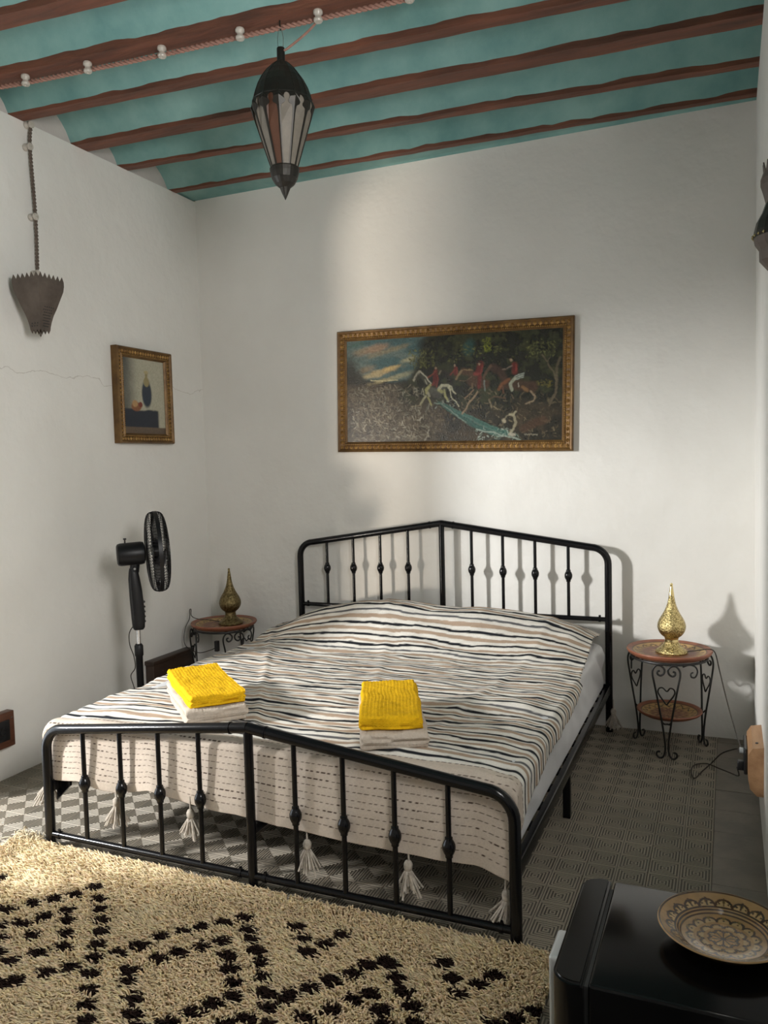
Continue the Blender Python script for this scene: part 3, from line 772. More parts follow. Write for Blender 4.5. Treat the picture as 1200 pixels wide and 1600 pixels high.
def cable(name, pts, r, mat, parent, n=8):
    off = Vector((0, 0, 0)) if parent is None else Vector(parent.location)
    return MB().tube(spline([Vector(p) - off for p in pts], n), r, 7).build(name, mat, parent, smooth=True)
cable('power_cord', [(2.975, 3.835, .492), (3.03, 3.835, .503), (3.078, 3.838, .511), (3.105, 3.835, .495), (3.125, 3.80, .42), (3.16, 3.65, .31), (3.19, 3.45, .255), (3.213, 3.20, .25), (3.216, 3.09, .285)], .0028, M_cord_blk, lr)
cable('power_cord', [(.245, 3.83, .49), (.18, 3.81, .500), (.11, 3.77, .512), (.083, 3.745, .535), (.085, 3.74, .575), (.078, 3.735, .57), (.075, 3.735, .52), (.055, 3.71, .45), (.06, 3.70, .36), (.16, 3.69, .32), (.25, 3.70, .34), (.29, 3.71, .36)], .0026, M_cord_blk, ll)
MB().rbox((-.012 - .025, -.12 - .012, -.15), (.012 - .025, -.12 + .012, -.085), .003, 2).build('transformer', M_plastic, ll)

# ------------------------------------------------------------------ pedestal fan
def fan():
    root = tag(empty('pedestal_fan', (.385, 2.90, 0)), 'black pedestal fan on a pole between the left wall and the bed', 'fan')
    MB().lathe([(.001, .042), (.03, .042), (.06, .034), (.16, .022), (.195, .012), (.20, 0), (.001, 0)], 48).build('base', M_fanblk, root, smooth=True)
    MB().lathe([(.018, .03), (.018, .50), (.022, .505), (.022, .555), (.015, .565)], 20).build('pole', M_fanblk, root, smooth=True)
    MB().tube([(0, 0, .55), (0, 0, .66)], .0115, 16).build('inner_pole', M_chrome, root, smooth=True)
    # grip housing with controls
    an = math.radians(44.5); ax = Vector((math.cos(an), math.sin(an), .035)).normalized(); sd = Vector((-math.sin(an), math.cos(an), 0))
    Z = Vector((0, 0, 1))
    b = MB(); rings = [(.640, .024, .026, .004), (.652, .031, .032, .004), (.70, .034, .033, .004), (.78, .034, .032, .0), (.85, .032, .030, -.004), (.90, .029, .027, -.008), (.935, .024, .024, -.010), (.955, .020, .02, -.010)]
    V = []; F = []; S = 16
    for (z, wa, ws, o) in rings:
        for k in range(S):
            a = 2 * PI * k / S; c, s = math.cos(a), math.sin(a)
            c = math.copysign(abs(c) ** .6, c); s = math.copysign(abs(s) ** .6, s)
            V.append(Vector((ax.x, ax.y, 0)) * (o + wa * c) + sd * ws * s + Z * z)
    for i in range(len(rings) - 1):
        for k in range(S): F.append((i * S + k, i * S + (k + 1) % S, (i + 1) * S + (k + 1) % S, (i + 1) * S + k))
    F += [tuple(range(S))[::-1], tuple((len(rings) - 1) * S + k for k in range(S))]
    body = MB().add(V, F).build('control_grip', M_fanblk, root, smooth=True)
    for k in range(5):
        z = .68 + k * .025
        MB().tube([Vector((ax.x, ax.y, 0)) * .036 - sd * .012 + Z * z, Vector((ax.x, ax.y, 0)) * .036 + sd * .012 + Z * z], .005, 8).build('button', M_plastic, body, smooth=True)
    C = Vector((0, 0, 1.030))
    def along(prof, seg, name, mat, parent, c=C):
        V = []; F = []; q = sd.cross(ax)
        for (r, l) in prof:
            for k in range(seg):
                a = 2 * PI * k / seg; V.append(c + ax * l + (sd * math.cos(a) + q * math.sin(a)) * r)
        n = len(prof)
        for i in range(n - 1):
            for k in range(seg): F.append((i * seg + k, i * seg + (k + 1) % seg, (i + 1) * seg + (k + 1) % seg, (i + 1) * seg + k))
        return MB().add(V, F).build(name, mat, parent, smooth=True)
    motor = along([(.001, -.088), (.045, -.087), (.054, -.082), (.058, -.070), (.059, .03), (.056, .045), (.035, .052), (.001, .052)], 28, 'motor_housing', M_fanblk, root)
    MB().tube([C - ax * .045 + Z * .056, C - ax * .045 + Z * .074], .004, 8).tube([C - ax * .045 + Z * .074, C - ax * .045 + Z * .082], .008, 10).build('oscillation_knob', M_plastic, motor, smooth=True)
    b = MB().tube([C + ax * .0 - Z * .05, C - ax * .006 - Z * .095], .024, 12); b.build('tilt_joint', M_fanblk, root, smooth=True)
    MB().tube([C - ax * .005 - Z * .075 - sd * .026, C - ax * .005 - Z * .075 - sd * .030], .006, 10).build('screw', M_chrome, root, smooth=True)
    cc = C + ax * .112; R = .205; q = sd.cross(ax)
    along([(R - .004, -.010), (R + .003, -.010), (R + .003, .010), (R - .004, .010), (R - .004, -.010)], 64, 'rim', M_fanblk, root, cc)
    for sgn, nm in ((-1, 'rear_grille'), (1, 'front_grille')):
        b = MB(); dep = .062
        prof = [(R, .008), (R * .985, .024), (R * .93, .037), (R * .78, .047), (R * .55, .052), (R * .30, .053)]
        for k in range(72):
            a = 2 * PI * k / 72; tw = .25
            pts = [cc + ax * sgn * d + (sd * math.cos(a + tw * (1 - r / R)) + q * math.sin(a + tw * (1 - r / R))) * r for r, d in prof]
            b.tube(spline(pts, 2), .0013, 4)
        for r, d in ((R * .93, .037), (R * .66, .050)):
            b.tube([cc + ax * sgn * d + (sd * math.cos(a) + q * math.sin(a)) * r for a in [2 * PI * k / 48 for k in range(48)]], .0018, 4, closed=True)
        g = b.build(nm, M_fanblk, root, smooth=True); g['kind'] = 'stuff'
        along([(.001, sgn * .056), (.05, sgn * .056), (.06, sgn * .053), (.062, sgn * .047), (.001, sgn * .047)], 28, 'grille_badge', M_fanblk, g, cc)
    along([(.001, .03), (.03, .028), (.036, .015), (.036, -.02), (.001, -.02)], 24, 'hub', M_fanblk, root, cc)
    for k in range(3):
        a0 = 2 * PI * k / 3 + .5; V = []; F = []; n1, n2 = 9, 11
        for i in range(n1):
            r = .03 + (.185 - .03) * i / (n1 - 1); sp = .35 + .42 * math.sin(PI * min(1, .25 + .62 * i / (n1 - 1)))
            for j in range(n2):
                t = j / (n2 - 1) - .5; a = a0 + t * 2 * sp
                rr2 = r * (1 - .10 * (2 * t) ** 2 * (i / (n1 - 1)))
                V.append(cc + ax * (t * .052 + .004) + (sd * math.cos(a) + q * math.sin(a)) * rr2)
        for i in range(n1 - 1):
            for j in range(n2 - 1): F.append((i * n2 + j, i * n2 + j + 1, (i + 1) * n2 + j + 1, (i + 1) * n2 + j))
        o = MB().add(V, F).build('blade', M_fanblade, root, smooth=True); o.modifiers.new('t', 'SOLIDIFY').thickness = .002
    MB().tube(spline([Vector((-.02, -.01, .66)), Vector((-.04, -.02, .62)), Vector((-.04, -.02, .56)), Vector((-.024, -.012, .50)), Vector((-.021, -.01, .44)), Vector((-.042, -.02, .40)), Vector((-.03, -.015, .34)), Vector((-.021, -.01, .28)), Vector((-.022, -.01, .05))], 6), .0026, 6).build('power_cord', M_cord_blk, root, smooth=True)
fan()

# ------------------------------------------------------------------ wooden box and outlets
r = tag(empty('wooden_box', (.035, 3.575, 0)), 'low dark brown wooden box against the left wall behind the fan', 'box')
bpart(MB().rbox((.002, 3.395, 0), (.062, 3.775, .30), .003, 2), 'body', M_wood_dark, r)
bpart(MB().rbox((.001, 3.388, .30), (.068, 3.782, .325), .003, 2), 'lid', M_wood_dark, r)
bpart(MB().tube([(.062, 3.47, .255), (.067, 3.47, .255)], .005, 10), 'screw', M_chrome, r)

r = tag(empty('electrical_outlet', (0, 2.31, .25)), 'red brown wooden outlet block with black socket low on left wall', 'outlet')
bpart(MB().rbox((0.0005, 2.21, .165), (.045, 2.408, .333), .004, 2), 'block', M_wood_red, r)
f = bpart(MB().rbox((.0445, 2.245, .20), (.053, 2.375, .298), .004, 2), 'socket_plate', M_plastic, r)
for yy in (2.285, 2.335): bpart(MB().lathe([(.018, .0), (.018, .004), (.014, .004), (.013, -.001), (.001, -.001)], 20, (.053, yy, .249), axis='x'), 'socket_hole', M_plastic, f)
bpart(MB().tube([(.0445, 2.392, .302), (.0468, 2.392, .302)], .004, 8), 'screw', M_chrome, r)

r = tag(empty('electrical_outlet', (X1, 2.97, .3)), 'pale raw wood outlet block low on right wall with cables plugged in', 'outlet')
oc = [(X1 - .0005, .20), (3.262, .20), (3.238, .225), (3.232, .26), (3.232, .352), (3.247, .378), (X1 - .0005, .385)]
bpart(MB().extrude(oc, 'y', 2.845, 3.12), 'block', M_wood_pale, r, smooth=False)
f = bpart(MB().rbox((3.219, 2.93, .245), (3.2325, 3.10, .345), .004, 2), 'socket_plate', M_plastic, r)
bpart(MB().tube([(3.222, 3.085, .285), (3.205, 3.085, .285)], .012, 12), 'plug', M_silver, f)
bpart(MB().rbox((3.196, 2.955, .250), (3.222, 2.985, .285), .004, 2), 'plug', M_plastic, f)
bpart(MB().tube([(3.262, 2.9, .3805), (3.262, 2.9, .3845)], .005, 8), 'screw', M_gasket, r)
def flo(px, py, z=.008): x, y = at_px(px, py, z); return (x, y, z)
tag(cable('extension_cable', [(3.206, 3.085, .285), flo(1150, 1170, .20), flo(1128, 1177, .10), flo(1112, 1192), flo(1098, 1204), flo(1085, 1216), flo(1080, 1204), flo(1086, 1195), flo(1104, 1193), flo(1122, 1200, .02), flo(1140, 1207, .06), flo(1154, 1212, .13), (3.196, 2.97, .255)], .0028, M_cord_blk, None), 'thin dark cable looped on the tiles beside the pale outlet block', 'cable')

# ------------------------------------------------------------------ pictures
def rect_ring(b, W, H, prof):
    """prof: (inset, depth) from outer back to inner; rectangle in x,z, front towards -y"""
    n = len(prof); V = []
    for (i, d) in prof:
        w, h = W / 2 - i, H / 2 - i
        V += [(-w, -d, -h), (w, -d, -h), (w, -d, h), (-w, -d, h)]
    F = []
    for k in range(n - 1):
        for e in range(4): F.append((k * 4 + e, k * 4 + (e + 1) % 4, k * 4 + 4 + (e + 1) % 4, k * 4 + 4 + e))
    for e in range(4): F.append(((n - 1) * 4 + e, (n - 1) * 4 + (e + 1) % 4, (e + 1) % 4, e))
    return b.add(V, F)
def leaf_row(b, W, H, mid, wid, depth, pitch, bead=False):
    def leaf(c, along, out):
        hw = pitch * .40; hl = wid / 2
        if bead: hl = hw = pitch * .4
        P = [c - out * hl, c - out * hl * .2 + along * hw, c + out * hl * .7 + along * hw * .7, c + out * hl, c + out * hl * .7 - along * hw * .7, c - out * hl * .2 - along * hw]
        top = c + Vector((0, -depth, 0))
        b.add(P + [top], [(i, (i + 1) % 6, 6) for i in range(6)])
    for (n_ax, L, fx, out) in ((Vector((1, 0, 0)), W - 2 * mid, -1, Vector((0, 0, -1))), (Vector((1, 0, 0)), W - 2 * mid, 1, Vector((0, 0, 1)))):
        n = int(L / pitch)
        for k in range(n + 1): leaf(n_ax * (-L / 2 + L * k / n) + out * (H / 2 - mid) + Vector((0, -.0, 0)), n_ax, out)
    L = H - 2 * mid; n = int(L / pitch)
    for out in (Vector((-1, 0, 0)), Vector((1, 0, 0))):
        for k in range(1, n): leaf(Vector((0, 0, -L / 2 + L * k / n)) + out * (W / 2 - mid), Vector((0, 0, 1)), out)
    return b

class Canvas:
    def __init__(s, nu, nv, asp):
        s.U, s.V = np.meshgrid(np.linspace(0, 1, nu), np.linspace(0, 1, nv)); s.C = np.zeros((nv, nu, 3)); s.asp = asp
    def mix(s, m, c):
        m = np.clip(m, 0, 1)[..., None]; s.C = s.C * (1 - m) + np.array(srgb(*c)) * m
    def ell(s, u, v, ru, rv, c, a=1, ang=0, soft=.25, rag=0, seed=0):
        x = (s.U - u) * s.asp; y = s.V - v; ca, sa = math.cos(ang), math.sin(ang)
        d = np.sqrt(((x * ca + y * sa) / (ru * s.asp)) ** 2 + ((-x * sa + y * ca) / rv) ** 2)
        if rag: d = d + (fbm(s.U * s.asp * 14, s.V * 14, seed) - .5) * rag
        s.mix(a * (1 - sstep(1 - soft, 1 + soft * .3, d)), c)
    def line(s, pts, w, c, a=1):
        nv, nu = s.U.shape; pu = [p[0] for p in pts]; pv = [p[1] for p in pts]; mg = w * 1.3
        i0 = max(0, int((min(pu) - mg / s.asp) * nu)); i1 = min(nu, int((max(pu) + mg / s.asp) * nu) + 2)
        j0 = max(0, int((min(pv) - mg) * nv)); j1 = min(nv, int((max(pv) + mg) * nv) + 2)
        if i1 <= i0 or j1 <= j0: return
        U, V = s.U[j0:j1, i0:i1] * s.asp, s.V[j0:j1, i0:i1]; D = np.full(U.shape, 9.)
        for (p, q) in zip(pts[:-1], pts[1:]):
            ax_, ay = p[0] * s.asp, p[1]; dx, dy = q[0] * s.asp - ax_, q[1] - ay
            t = np.clip(((U - ax_) * dx + (V - ay) * dy) / (dx * dx + dy * dy + 1e-9), 0, 1)
            D = np.minimum(D, np.hypot(U - ax_ - dx * t, V - ay - dy * t))
        m = np.clip(a * (1 - sstep(w * .5, w * 1.15, D)), 0, 1)[..., None]
        s.C[j0:j1, i0:i1] = s.C[j0:j1, i0:i1] * (1 - m) + np.array(srgb(*c)) * m
    def noise(s, fu, fv, lo, hi, c, a, mask=1, seed=0, o=4):
        n = fbm(s.U * s.asp * fu, s.V * fv, seed, o); s.mix(a * sstep(lo, hi, n) * mask, c)

def picture(name, loc, rot, W, H, fw_, depth, cv, mat, label, leaf, gold):
    root = empty(name, loc); root.rotation_euler = rot; tag(root, label, 'picture')
    prof = [(0, 0), (0, depth * .8), (.006, depth), (.012, depth * .92), (fw_ * .30, depth * .78), (fw_ * .62, depth * .70), (fw_ * .72, depth * .82), (fw_ * .80, depth * .84), (fw_ * .88, depth * .70), (fw_, depth * .55), (fw_, depth * .2)]
    fr = rect_ring(MB(), W, H, prof).build('frame', gold, root)
    b = MB(); leaf_row(b, W, H, fw_ * .46, fw_ * .46, .009, leaf)
    b.v = [(x, y - depth * .735, z) for x, y, z in b.v]
    o = b.build('leaf_carving', M_gold, fr, fix=False); o['kind'] = 'stuff'
    b = MB(); leaf_row(b, W, H, fw_ * .76, fw_ * .1, .004, .012, bead=True)
    b.v = [(x, y - depth * .83, z) for x, y, z in b.v]
    o = b.build('bead_carving', M_gold, fr, fix=False); o['kind'] = 'stuff'
    w, h = W - 2 * fw_ + .004, H - 2 * fw_ + .004
    P = np.stack([(cv.U - .5) * w, -depth * .5 + 0 * cv.U, (.5 - cv.V) * h], -1)
    g = grid_mesh('print', P, cv.C, mat, root)
    MB().box((-w / 2, -depth * .46, -h / 2), (w / 2, -.002, h / 2)).build('backing_board', M_wood_dark, root)
    return root

def hunt():
    nu, nv = 620, 300
    cv = Canvas(nu, nv, 2.16); R_ = random.Random(21)
    def q(x, y):
        u = (x - 95) / 980; t = 190 - 63 * u; return (u, (y - t) / (640 - t))
    A1 = lambda x, y: q((130 + x / 10) * 2.927, (70 + y / 10) * 2.927)
    A2 = lambda x, y: q((240 + x / 8.571) * 2.927, (60 + y / 8.571) * 2.927)
    A3 = lambda x, y: q((25 + x / 8.276) * 2.927, (50 + y / 8.276) * 2.927)
    U, V = cv.U, cv.V
    cv.C[:] = srgb(40, 38, 30)
    cv.noise(9, 8, .42, .66, (66, 56, 42), .8, sstep(.5, .7, V), 16)
    # sky with drifting clouds
    edge = .36 + .10 * (fbm(U * 5, V * 6, 4) - .5) - .08 * V
    skym = (1 - sstep(.34, .44, V + (fbm(U * 7, V * 7, 2) - .5) * .10)) * (1 - sstep(edge - .03, edge + .03, U))
    cv.mix(skym, (66, 92, 94)); cv.noise(2.2, 9, .44, .62, (104, 116, 110), .8, skym, 15)
    sl = V + U * .5
    def cloud(x, y, rx, ry, c, a): u, v = A3(x, y); cv.ell(u, v, rx, ry, c, a, ang=-.22, soft=.8, rag=1.0, seed=int(x + y))
    for (x, y, rx, ry, c, a) in ((420, 230, .10, .045, (150, 122, 98), .8), (640, 240, .12, .03, (132, 122, 98), .8), (250, 250, .05, .03, (128, 116, 96), .7), (600, 490, .09, .035, (176, 150, 104), .9), (440, 540, .07, .035, (168, 154, 118), .8), (700, 450, .05, .02, (190, 166, 112), .9), (900, 350, .04, .03, (170, 164, 132), .8), (330, 480, .05, .04, (128, 112, 90), .8), (620, 600, .12, .025, (160, 148, 110), .8), (850, 540, .06, .03, (140, 140, 116), .7), (180, 170, .06, .03, (60, 92, 84), .7)): cloud(x, y, rx, ry, c, a)
    cv.line([A3(400, 610), A3(560, 622), A3(770, 605)], .006, (196, 186, 144), .8)
    # left bank of bushes
    for (x, y, rx, ry) in ((120, 520, .05, .16), (200, 640, .07, .12), (110, 900, .06, .22)): u, v = A3(x, y); cv.ell(u, v, rx, ry, (48, 46, 40), .9, rag=1.3, soft=.6, seed=int(y))
    # field
    fm = sstep(.40, .50, V + (fbm(U * 9, V * 5, 19) - .5) * .06) * (1 - sstep(.40, .54, U + (fbm(U * 6, V * 6, 3) - .5) * .2))
    cv.mix(fm * .9, (84, 74, 60)); cv.noise(40, 30, .45, .68, (118, 108, 90), .6, fm, 21); cv.noise(30, 24, .5, .7, (44, 40, 32), .7, fm, 22)
    # dark wood
    tm = sstep(edge - .02, edge + .05, U + .05 * sstep(.3, .5, V)) * (1 - sstep(.56, .76, V + (fbm(U * 8, V * 8, 8) - .5) * .3))
    cv.mix(tm, (30, 32, 24)); cv.noise(11, 13, .46, .66, (54, 57, 36), .8, tm, 31); cv.noise(26, 24, .54, .7, (66, 68, 42), .6, tm * (1 - sstep(.2, .6, V)), 33)
    u, v = A1(1000, 20); cv.ell(u, v, .03, .08, (46, 82, 78), .7, rag=1.2, soft=.7, seed=3)
    def leaves(f, x0, x1, y0, y1, n, cs, ln=.012):
        for _ in range(n):
            x, y = R_.uniform(x0, x1), R_.uniform(y0, y1); u, v = f(x, y); a = R_.uniform(0, 6.28)
            cv.line([(u, v), (u + math.cos(a) * ln * .6, v + math.sin(a) * ln * 1.3)], R_.uniform(.003, .007), R_.choice(cs), R_.uniform(.35, .85))
    gr = [(76, 78, 40), (96, 98, 52), (58, 62, 34), (112, 114, 66), (46, 50, 30)]
    leaves(A1, 60, 480, 60, 340, 170, gr); leaves(A1, 880, 1190, 0, 160, 50, gr); leaves(A2, 640, 1000, 20, 240, 130, gr); leaves(A2, 110, 200, 0, 170, 60, [(120, 124, 40), (96, 104, 36)]); leaves(A2, 250, 330, 100, 180, 25, gr)
    leaves(A2, 780, 960, 560, 640, 45, [(104, 94, 40), (78, 76, 40)]); leaves(A1, 600, 900, 100, 260, 25, gr[:3])
    # undergrowth strokes
    ug = [(70, 60, 44), (96, 84, 62), (52, 46, 34), (118, 106, 80), (40, 36, 28)]
    leaves(A2, 150, 1080, 700, 1340, 300, ug, .022); leaves(A1, 880, 1200, 640, 1000, 60, ug, .022); leaves(A1, 400, 900, 900, 1200, 60, ug, .022)
    pg = [(150, 142, 122), (176, 170, 152), (122, 114, 96), (92, 84, 68), (134, 132, 116), (56, 50, 40)]
    leaves(A3, 160, 1100, 700, 960, 260, pg[2:] , .026); leaves(A3, 120, 1200, 960, 1390, 420, pg, .03)
    # stream with foam
    sg = [(44, 78, 70), (60, 98, 86), (36, 62, 56), (92, 120, 108), (50, 84, 76)]
    for k in range(34):
        o = R_.uniform(-1, 1); c = R_.choice(sg); st = R_.uniform(0, .5)
        P0, P1, P2, P3 = (600 + o * 60, 900 + o * 20), (760 + o * 70, 1010), (1000 + o * 120, 1130 + o * 10), (1200 + o * 190, 1250 + o * 20)
        P4 = (1560 + o * 160, 1400)
        pts = [A1(*P0), A1(*P1), A1(*P2), A1(*P3), A1(*P4)][int(st * 4):]
        cv.line(pts, R_.uniform(.004, .012), c, .5)
    foam = [(140, 152, 138), (116, 134, 120), (160, 168, 154)]
    cv.line([A1(470, 895), A1(590, 905), A1(700, 990), A1(850, 1110), A1(960, 1190)], .007, foam[1], .8)
    cv.line([A2(20, 1200), A2(120, 1235), A2(250, 1240), A2(330, 1290), A2(470, 1310), A2(580, 1350)], .008, foam[0], .85)
    leaves(A2, 20, 540, 1190, 1340, 50, foam, .016); leaves(A1, 480, 800, 850, 960, 14, foam, .012)
    H = 1 / 470 * 2.927 / 10        # stroke width of one crop-1 unit
    def st(f, k, pts, w, c, a=.82): cv.line([f(*p) for p in pts], w * H * k, c, a)
    rd, rd2, tn, sk, bk = (100, 36, 33), (124, 54, 46), (134, 112, 84), (150, 128, 104), (22, 20, 18)
    k2 = 10 / 8.571
    # dark horse behind and its rider
    st(A1, 1, [(580, 400), (640, 410), (700, 470)], 34, (44, 38, 32)); st(A1, 1, [(570, 395), (548, 445)], 14, (126, 116, 96)); st(A1, 1, [(700, 480), (720, 600)], 60, (38, 34, 28))
    st(A1, 1, [(800, 350), (800, 440)], 36, rd); st(A1, 1, [(820, 340), (825, 440)], 12, rd2); st(A1, 1, [(790, 380), (722, 455)], 13, rd2); st(A1, 1, [(785, 300), (788, 315)], 16, sk); st(A1, 1, [(770, 285), (805, 288)], 9, bk)
    # bay horse and rider in the middle
    st(A1, 1, [(920, 400), (1020, 420), (1100, 520)], 62, (80, 58, 42)); st(A1, 1, [(1040, 560), (1250, 600)], 84, (74, 52, 38)); st(A1, 1, [(930, 375), (1060, 385)], 12, (130, 108, 76)); st(A1, 1, [(895, 390), (850, 450), (812, 520)], 22, tn); st(A1, 1, [(850, 545), (950, 555), (1050, 490)], 5, (128, 104, 78))
    st(A1, 1, [(1080, 690), (1010, 760), (942, 822)], 13, (126, 104, 80)); st(A1, 1, [(1140, 720), (1090, 800), (1010, 880), (960, 980), (905, 1052)], 15, (140, 118, 92)); st(A1, 1, [(1055, 590), (1062, 670)], 12, (104, 84, 62))
    st(A2, k2, [(70, 340), (40, 450)], 52, rd); st(A2, k2, [(95, 360), (70, 470)], 14, rd2); st(A2, k2, [(60, 500), (50, 640)], 30, rd); st(A2, k2, [(35, 470), (-10, 470)], 22, rd2); st(A2, k2, [(52, 330), (56, 342)], 15, sk); st(A2, k2, [(30, 316), (80, 318)], 9, bk); st(A2, k2, [(120, 560), (125, 680)], 14, (110, 116, 108))
    # right hand dark horse and rider
    st(A2, k2, [(230, 380), (330, 450), (380, 560)], 60, (62, 44, 36)); st(A2, k2, [(200, 360), (150, 430), (110, 520)], 22, (92, 70, 54)); st(A2, k2, [(400, 600), (560, 620), (730, 640)], 80, (66, 46, 35)); st(A2, k2, [(430, 540), (340, 610), (305, 670)], 26, (112, 70, 44)); st(A2, k2, [(600, 640), (660, 690)], 26, (118, 88, 56)); st(A2, k2, [(730, 590), (770, 660)], 22, (70, 50, 38))
    st(A2, k2, [(700, 700), (760, 770), (735, 830), (640, 870)], 13, (142, 124, 100)); st(A2, k2, [(460, 740), (490, 800)], 9, (96, 84, 68)); st(A2, k2, [(350, 640), (365, 720)], 14, (92, 62, 44))
    st(A2, k2, [(500, 350), (505, 440)], 46, rd); st(A2, k2, [(520, 350), (525, 420)], 14, rd2); st(A2, k2, [(470, 365), (400, 400), (345, 405)], 11, (112, 96, 84)); st(A2, k2, [(452, 275), (458, 292)], 20, sk); st(A2, k2, [(430, 258), (480, 262)], 10, bk)
    for dy in (0, 24, 46): st(A2, k2, [(500, 505 + dy), (560, 480 + dy), (615, 462 + dy)], 9, (150, 156, 144))
    st(A2, k2, [(500, 530), (450, 600), (465, 680)], 24, (150, 152, 132)); st(A2, k2, [(545, 590), (552, 640)], 10, (150, 144, 128))
    # grey horse in front
    wh, yw, gy = (176, 172, 146), (158, 154, 104), (104, 104, 92)
    st(A1, 1, [(250, 430), (330, 520), (390, 600)], 52, (70, 70, 60)); st(A1, 1, [(400, 690), (500, 720), (600, 690)], 70, (86, 86, 76)); st(A1, 1, [(470, 760), (540, 780)], 50, (66, 66, 58))
    st(A1, 1, [(225, 405), (190, 450), (140, 535)], 24, (158, 154, 136)); st(A1, 1, [(215, 430), (170, 510)], 8, (60, 58, 52)); st(A1, 1, [(250, 405), (345, 490), (415, 590)], 11, (186, 182, 162)); st(A1, 1, [(325, 530), (350, 590)], 13, (150, 148, 130))
    st(A1, 1, [(400, 620), (345, 680), (350, 730)], 30, yw); st(A1, 1, [(370, 740), (390, 780)], 26, (150, 146, 122)); st(A1, 1, [(540, 670), (590, 620), (680, 620), (720, 690)], 26, wh); st(A1, 1, [(540, 690), (590, 720)], 28, yw); st(A1, 1, [(700, 622), (740, 640), (760, 710), (805, 748)], 12, wh)
    st(A1, 1, [(625, 690), (645, 780), (680, 850)], 19, yw); st(A1, 1, [(720, 690), (728, 770), (745, 825), (800, 850), (850, 950)], 10, wh); st(A1, 1, [(680, 850), (770, 850)], 8, gy)
    st(A1, 1, [(335, 780), (290, 840), (248, 915)], 19, (166, 162, 130)); st(A1, 1, [(250, 920), (180, 935), (95, 940)], 7, (150, 136, 112)); st(A1, 1, [(365, 800), (395, 860), (422, 925)], 17, yw); st(A1, 1, [(290, 670), (305, 770)], 10, wh); st(A1, 1, [(355, 950), (340, 1060)], 9, gy); st(A1, 1, [(430, 930), (440, 1000)], 7, gy)
    st(A1, 1, [(495, 400), (480, 500), (470, 590)], 40, rd); st(A1, 1, [(515, 470), (525, 540), (505, 640)], 14, rd2); st(A1, 1, [(490, 400), (430, 460), (370, 492)], 12, (128, 66, 54)); st(A1, 1, [(488, 345), (492, 362)], 18, sk); st(A1, 1, [(465, 330), (505, 336)], 9, bk); st(A1, 1, [(455, 570), (435, 620)], 12, rd2)
    # hounds
    st(A2, k2, [(445, 1010), (400, 1030), (372, 1085)], 12, (120, 112, 92)); st(A2, k2, [(365, 1085), (378, 1100)], 26, (164, 154, 128)); st(A2, k2, [(440, 1008), (490, 1010), (520, 970)], 18, (158, 150, 122)); st(A2, k2, [(495, 1020), (522, 1110), (495, 1190), (460, 1250)], 20, (146, 138, 112)); st(A2, k2, [(440, 1270), (500, 1280)], 22, (164, 156, 138))
    st(A2, k2, [(620, 1200), (740, 1130), (860, 1090)], 62, (72, 52, 38), .8); st(A2, k2, [(840, 1090), (930, 1105)], 16, (88, 70, 52)); st(A2, k2, [(180, 810), (205, 870), (215, 910)], 14, (118, 106, 84)); st(A2, k2, [(185, 800), (240, 765), (380, 790)], 12, (84, 66, 48)); st(A2, k2, [(240, 900), (290, 940)], 9, (124, 112, 86))
    # bare trees at the right
    for pts, w in (([(840, 220), (900, 310), (920, 370), (980, 440), (1005, 560)], 11), ([(905, 300), (935, 250)], 7), ([(1055, 260), (1020, 370), (1015, 500), (1012, 640), (1010, 710), (940, 860)], 20), ([(1010, 720), (930, 900)], 9)): st(A2, k2, pts, w, (94, 84, 66), .85)
    for x in range(0, 150, 24): st(A2, k2, [(628 + x, 1270), (640 + x, 1288 - (x % 48) * .3), (646 + x, 1272)], 5, (146, 140, 120), .8)
    # brush-like smearing of the edges
    du = (fbm(U * 70, V * 36, 81, 3) - .47) * .007; dv = (fbm(U * 74, V * 40, 83, 3) - .47) * .014
    iu = np.clip(((U + du) * (nu - 1)).round().astype(int), 0, nu - 1); iv = np.clip(((V + dv) * (nv - 1)).round().astype(int), 0, nv - 1)
    cv.C = cv.C[iv, iu]; P_ = np.pad(cv.C, ((1, 1), (1, 1), (0, 0)), 'edge')
    cv.C = sum(P_[a:a + nv, b_:b_ + nu] * w for a, b_, w in ((1, 1, .36), (0, 1, .16), (2, 1, .16), (1, 0, .16), (1, 2, .16)))
    cv.C = cv.C * (.6 + .75 * fbm(U * 150, V * 76, 77, 3))[..., None] * .95
    return cv
picture('hunting_painting', (1.70, YB - .001, 1.872), (0, math.radians(1.3), 0), 1.405, .718, .060, .034, hunt(), M_paint, 'wide gold framed painting of red coated riders and horses above the headboard', .030, M_gold_dark)

def still_life():
    cv = Canvas(150, 190, .78); U, V = cv.U, cv.V
    cv.C[:] = srgb(176, 172, 152)
    cv.mix(1 - sstep(.05, .45, U + V * .12 + (fbm(U * 4, V * 4, 1) - .5) * .15), (88, 88, 82))
    cv.mix(sstep(.66, .69, V + (fbm(U * 5, V * 2, 9) - .5) * .05) * (1 - sstep(.80, .86, U)), (34, 40, 52))
    cv.mix(sstep(.90, .92, V), (96, 80, 66))
    cv.ell(.56, .46, .13, .20, (42, 52, 66), 1); cv.ell(.56, .30, .075, .07, (150, 138, 98), 1); cv.line([(.56, .30), (.56, .18)], .028, (150, 138, 98)); cv.ell(.56, .17, .06, .025, (172, 158, 118), 1)
    cv.ell(.30, .64, .13, .065, (132, 84, 52), 1); cv.ell(.27, .60, .07, .05, (176, 140, 96), 1); cv.ell(.40, .61, .05, .04, (122, 54, 40), 1)
    cv.C = cv.C * (.8 + .4 * fbm(U * 50, V * 60, 7, 3))[..., None]
    return cv
picture('small_painting', (.001, 3.462, 1.878), (0, 0, math.radians(90)), .475, .545, .058, .050, still_life(), M_paint2, 'small upright gold framed picture on the left wall above the fan', .022, M_gold_dark)

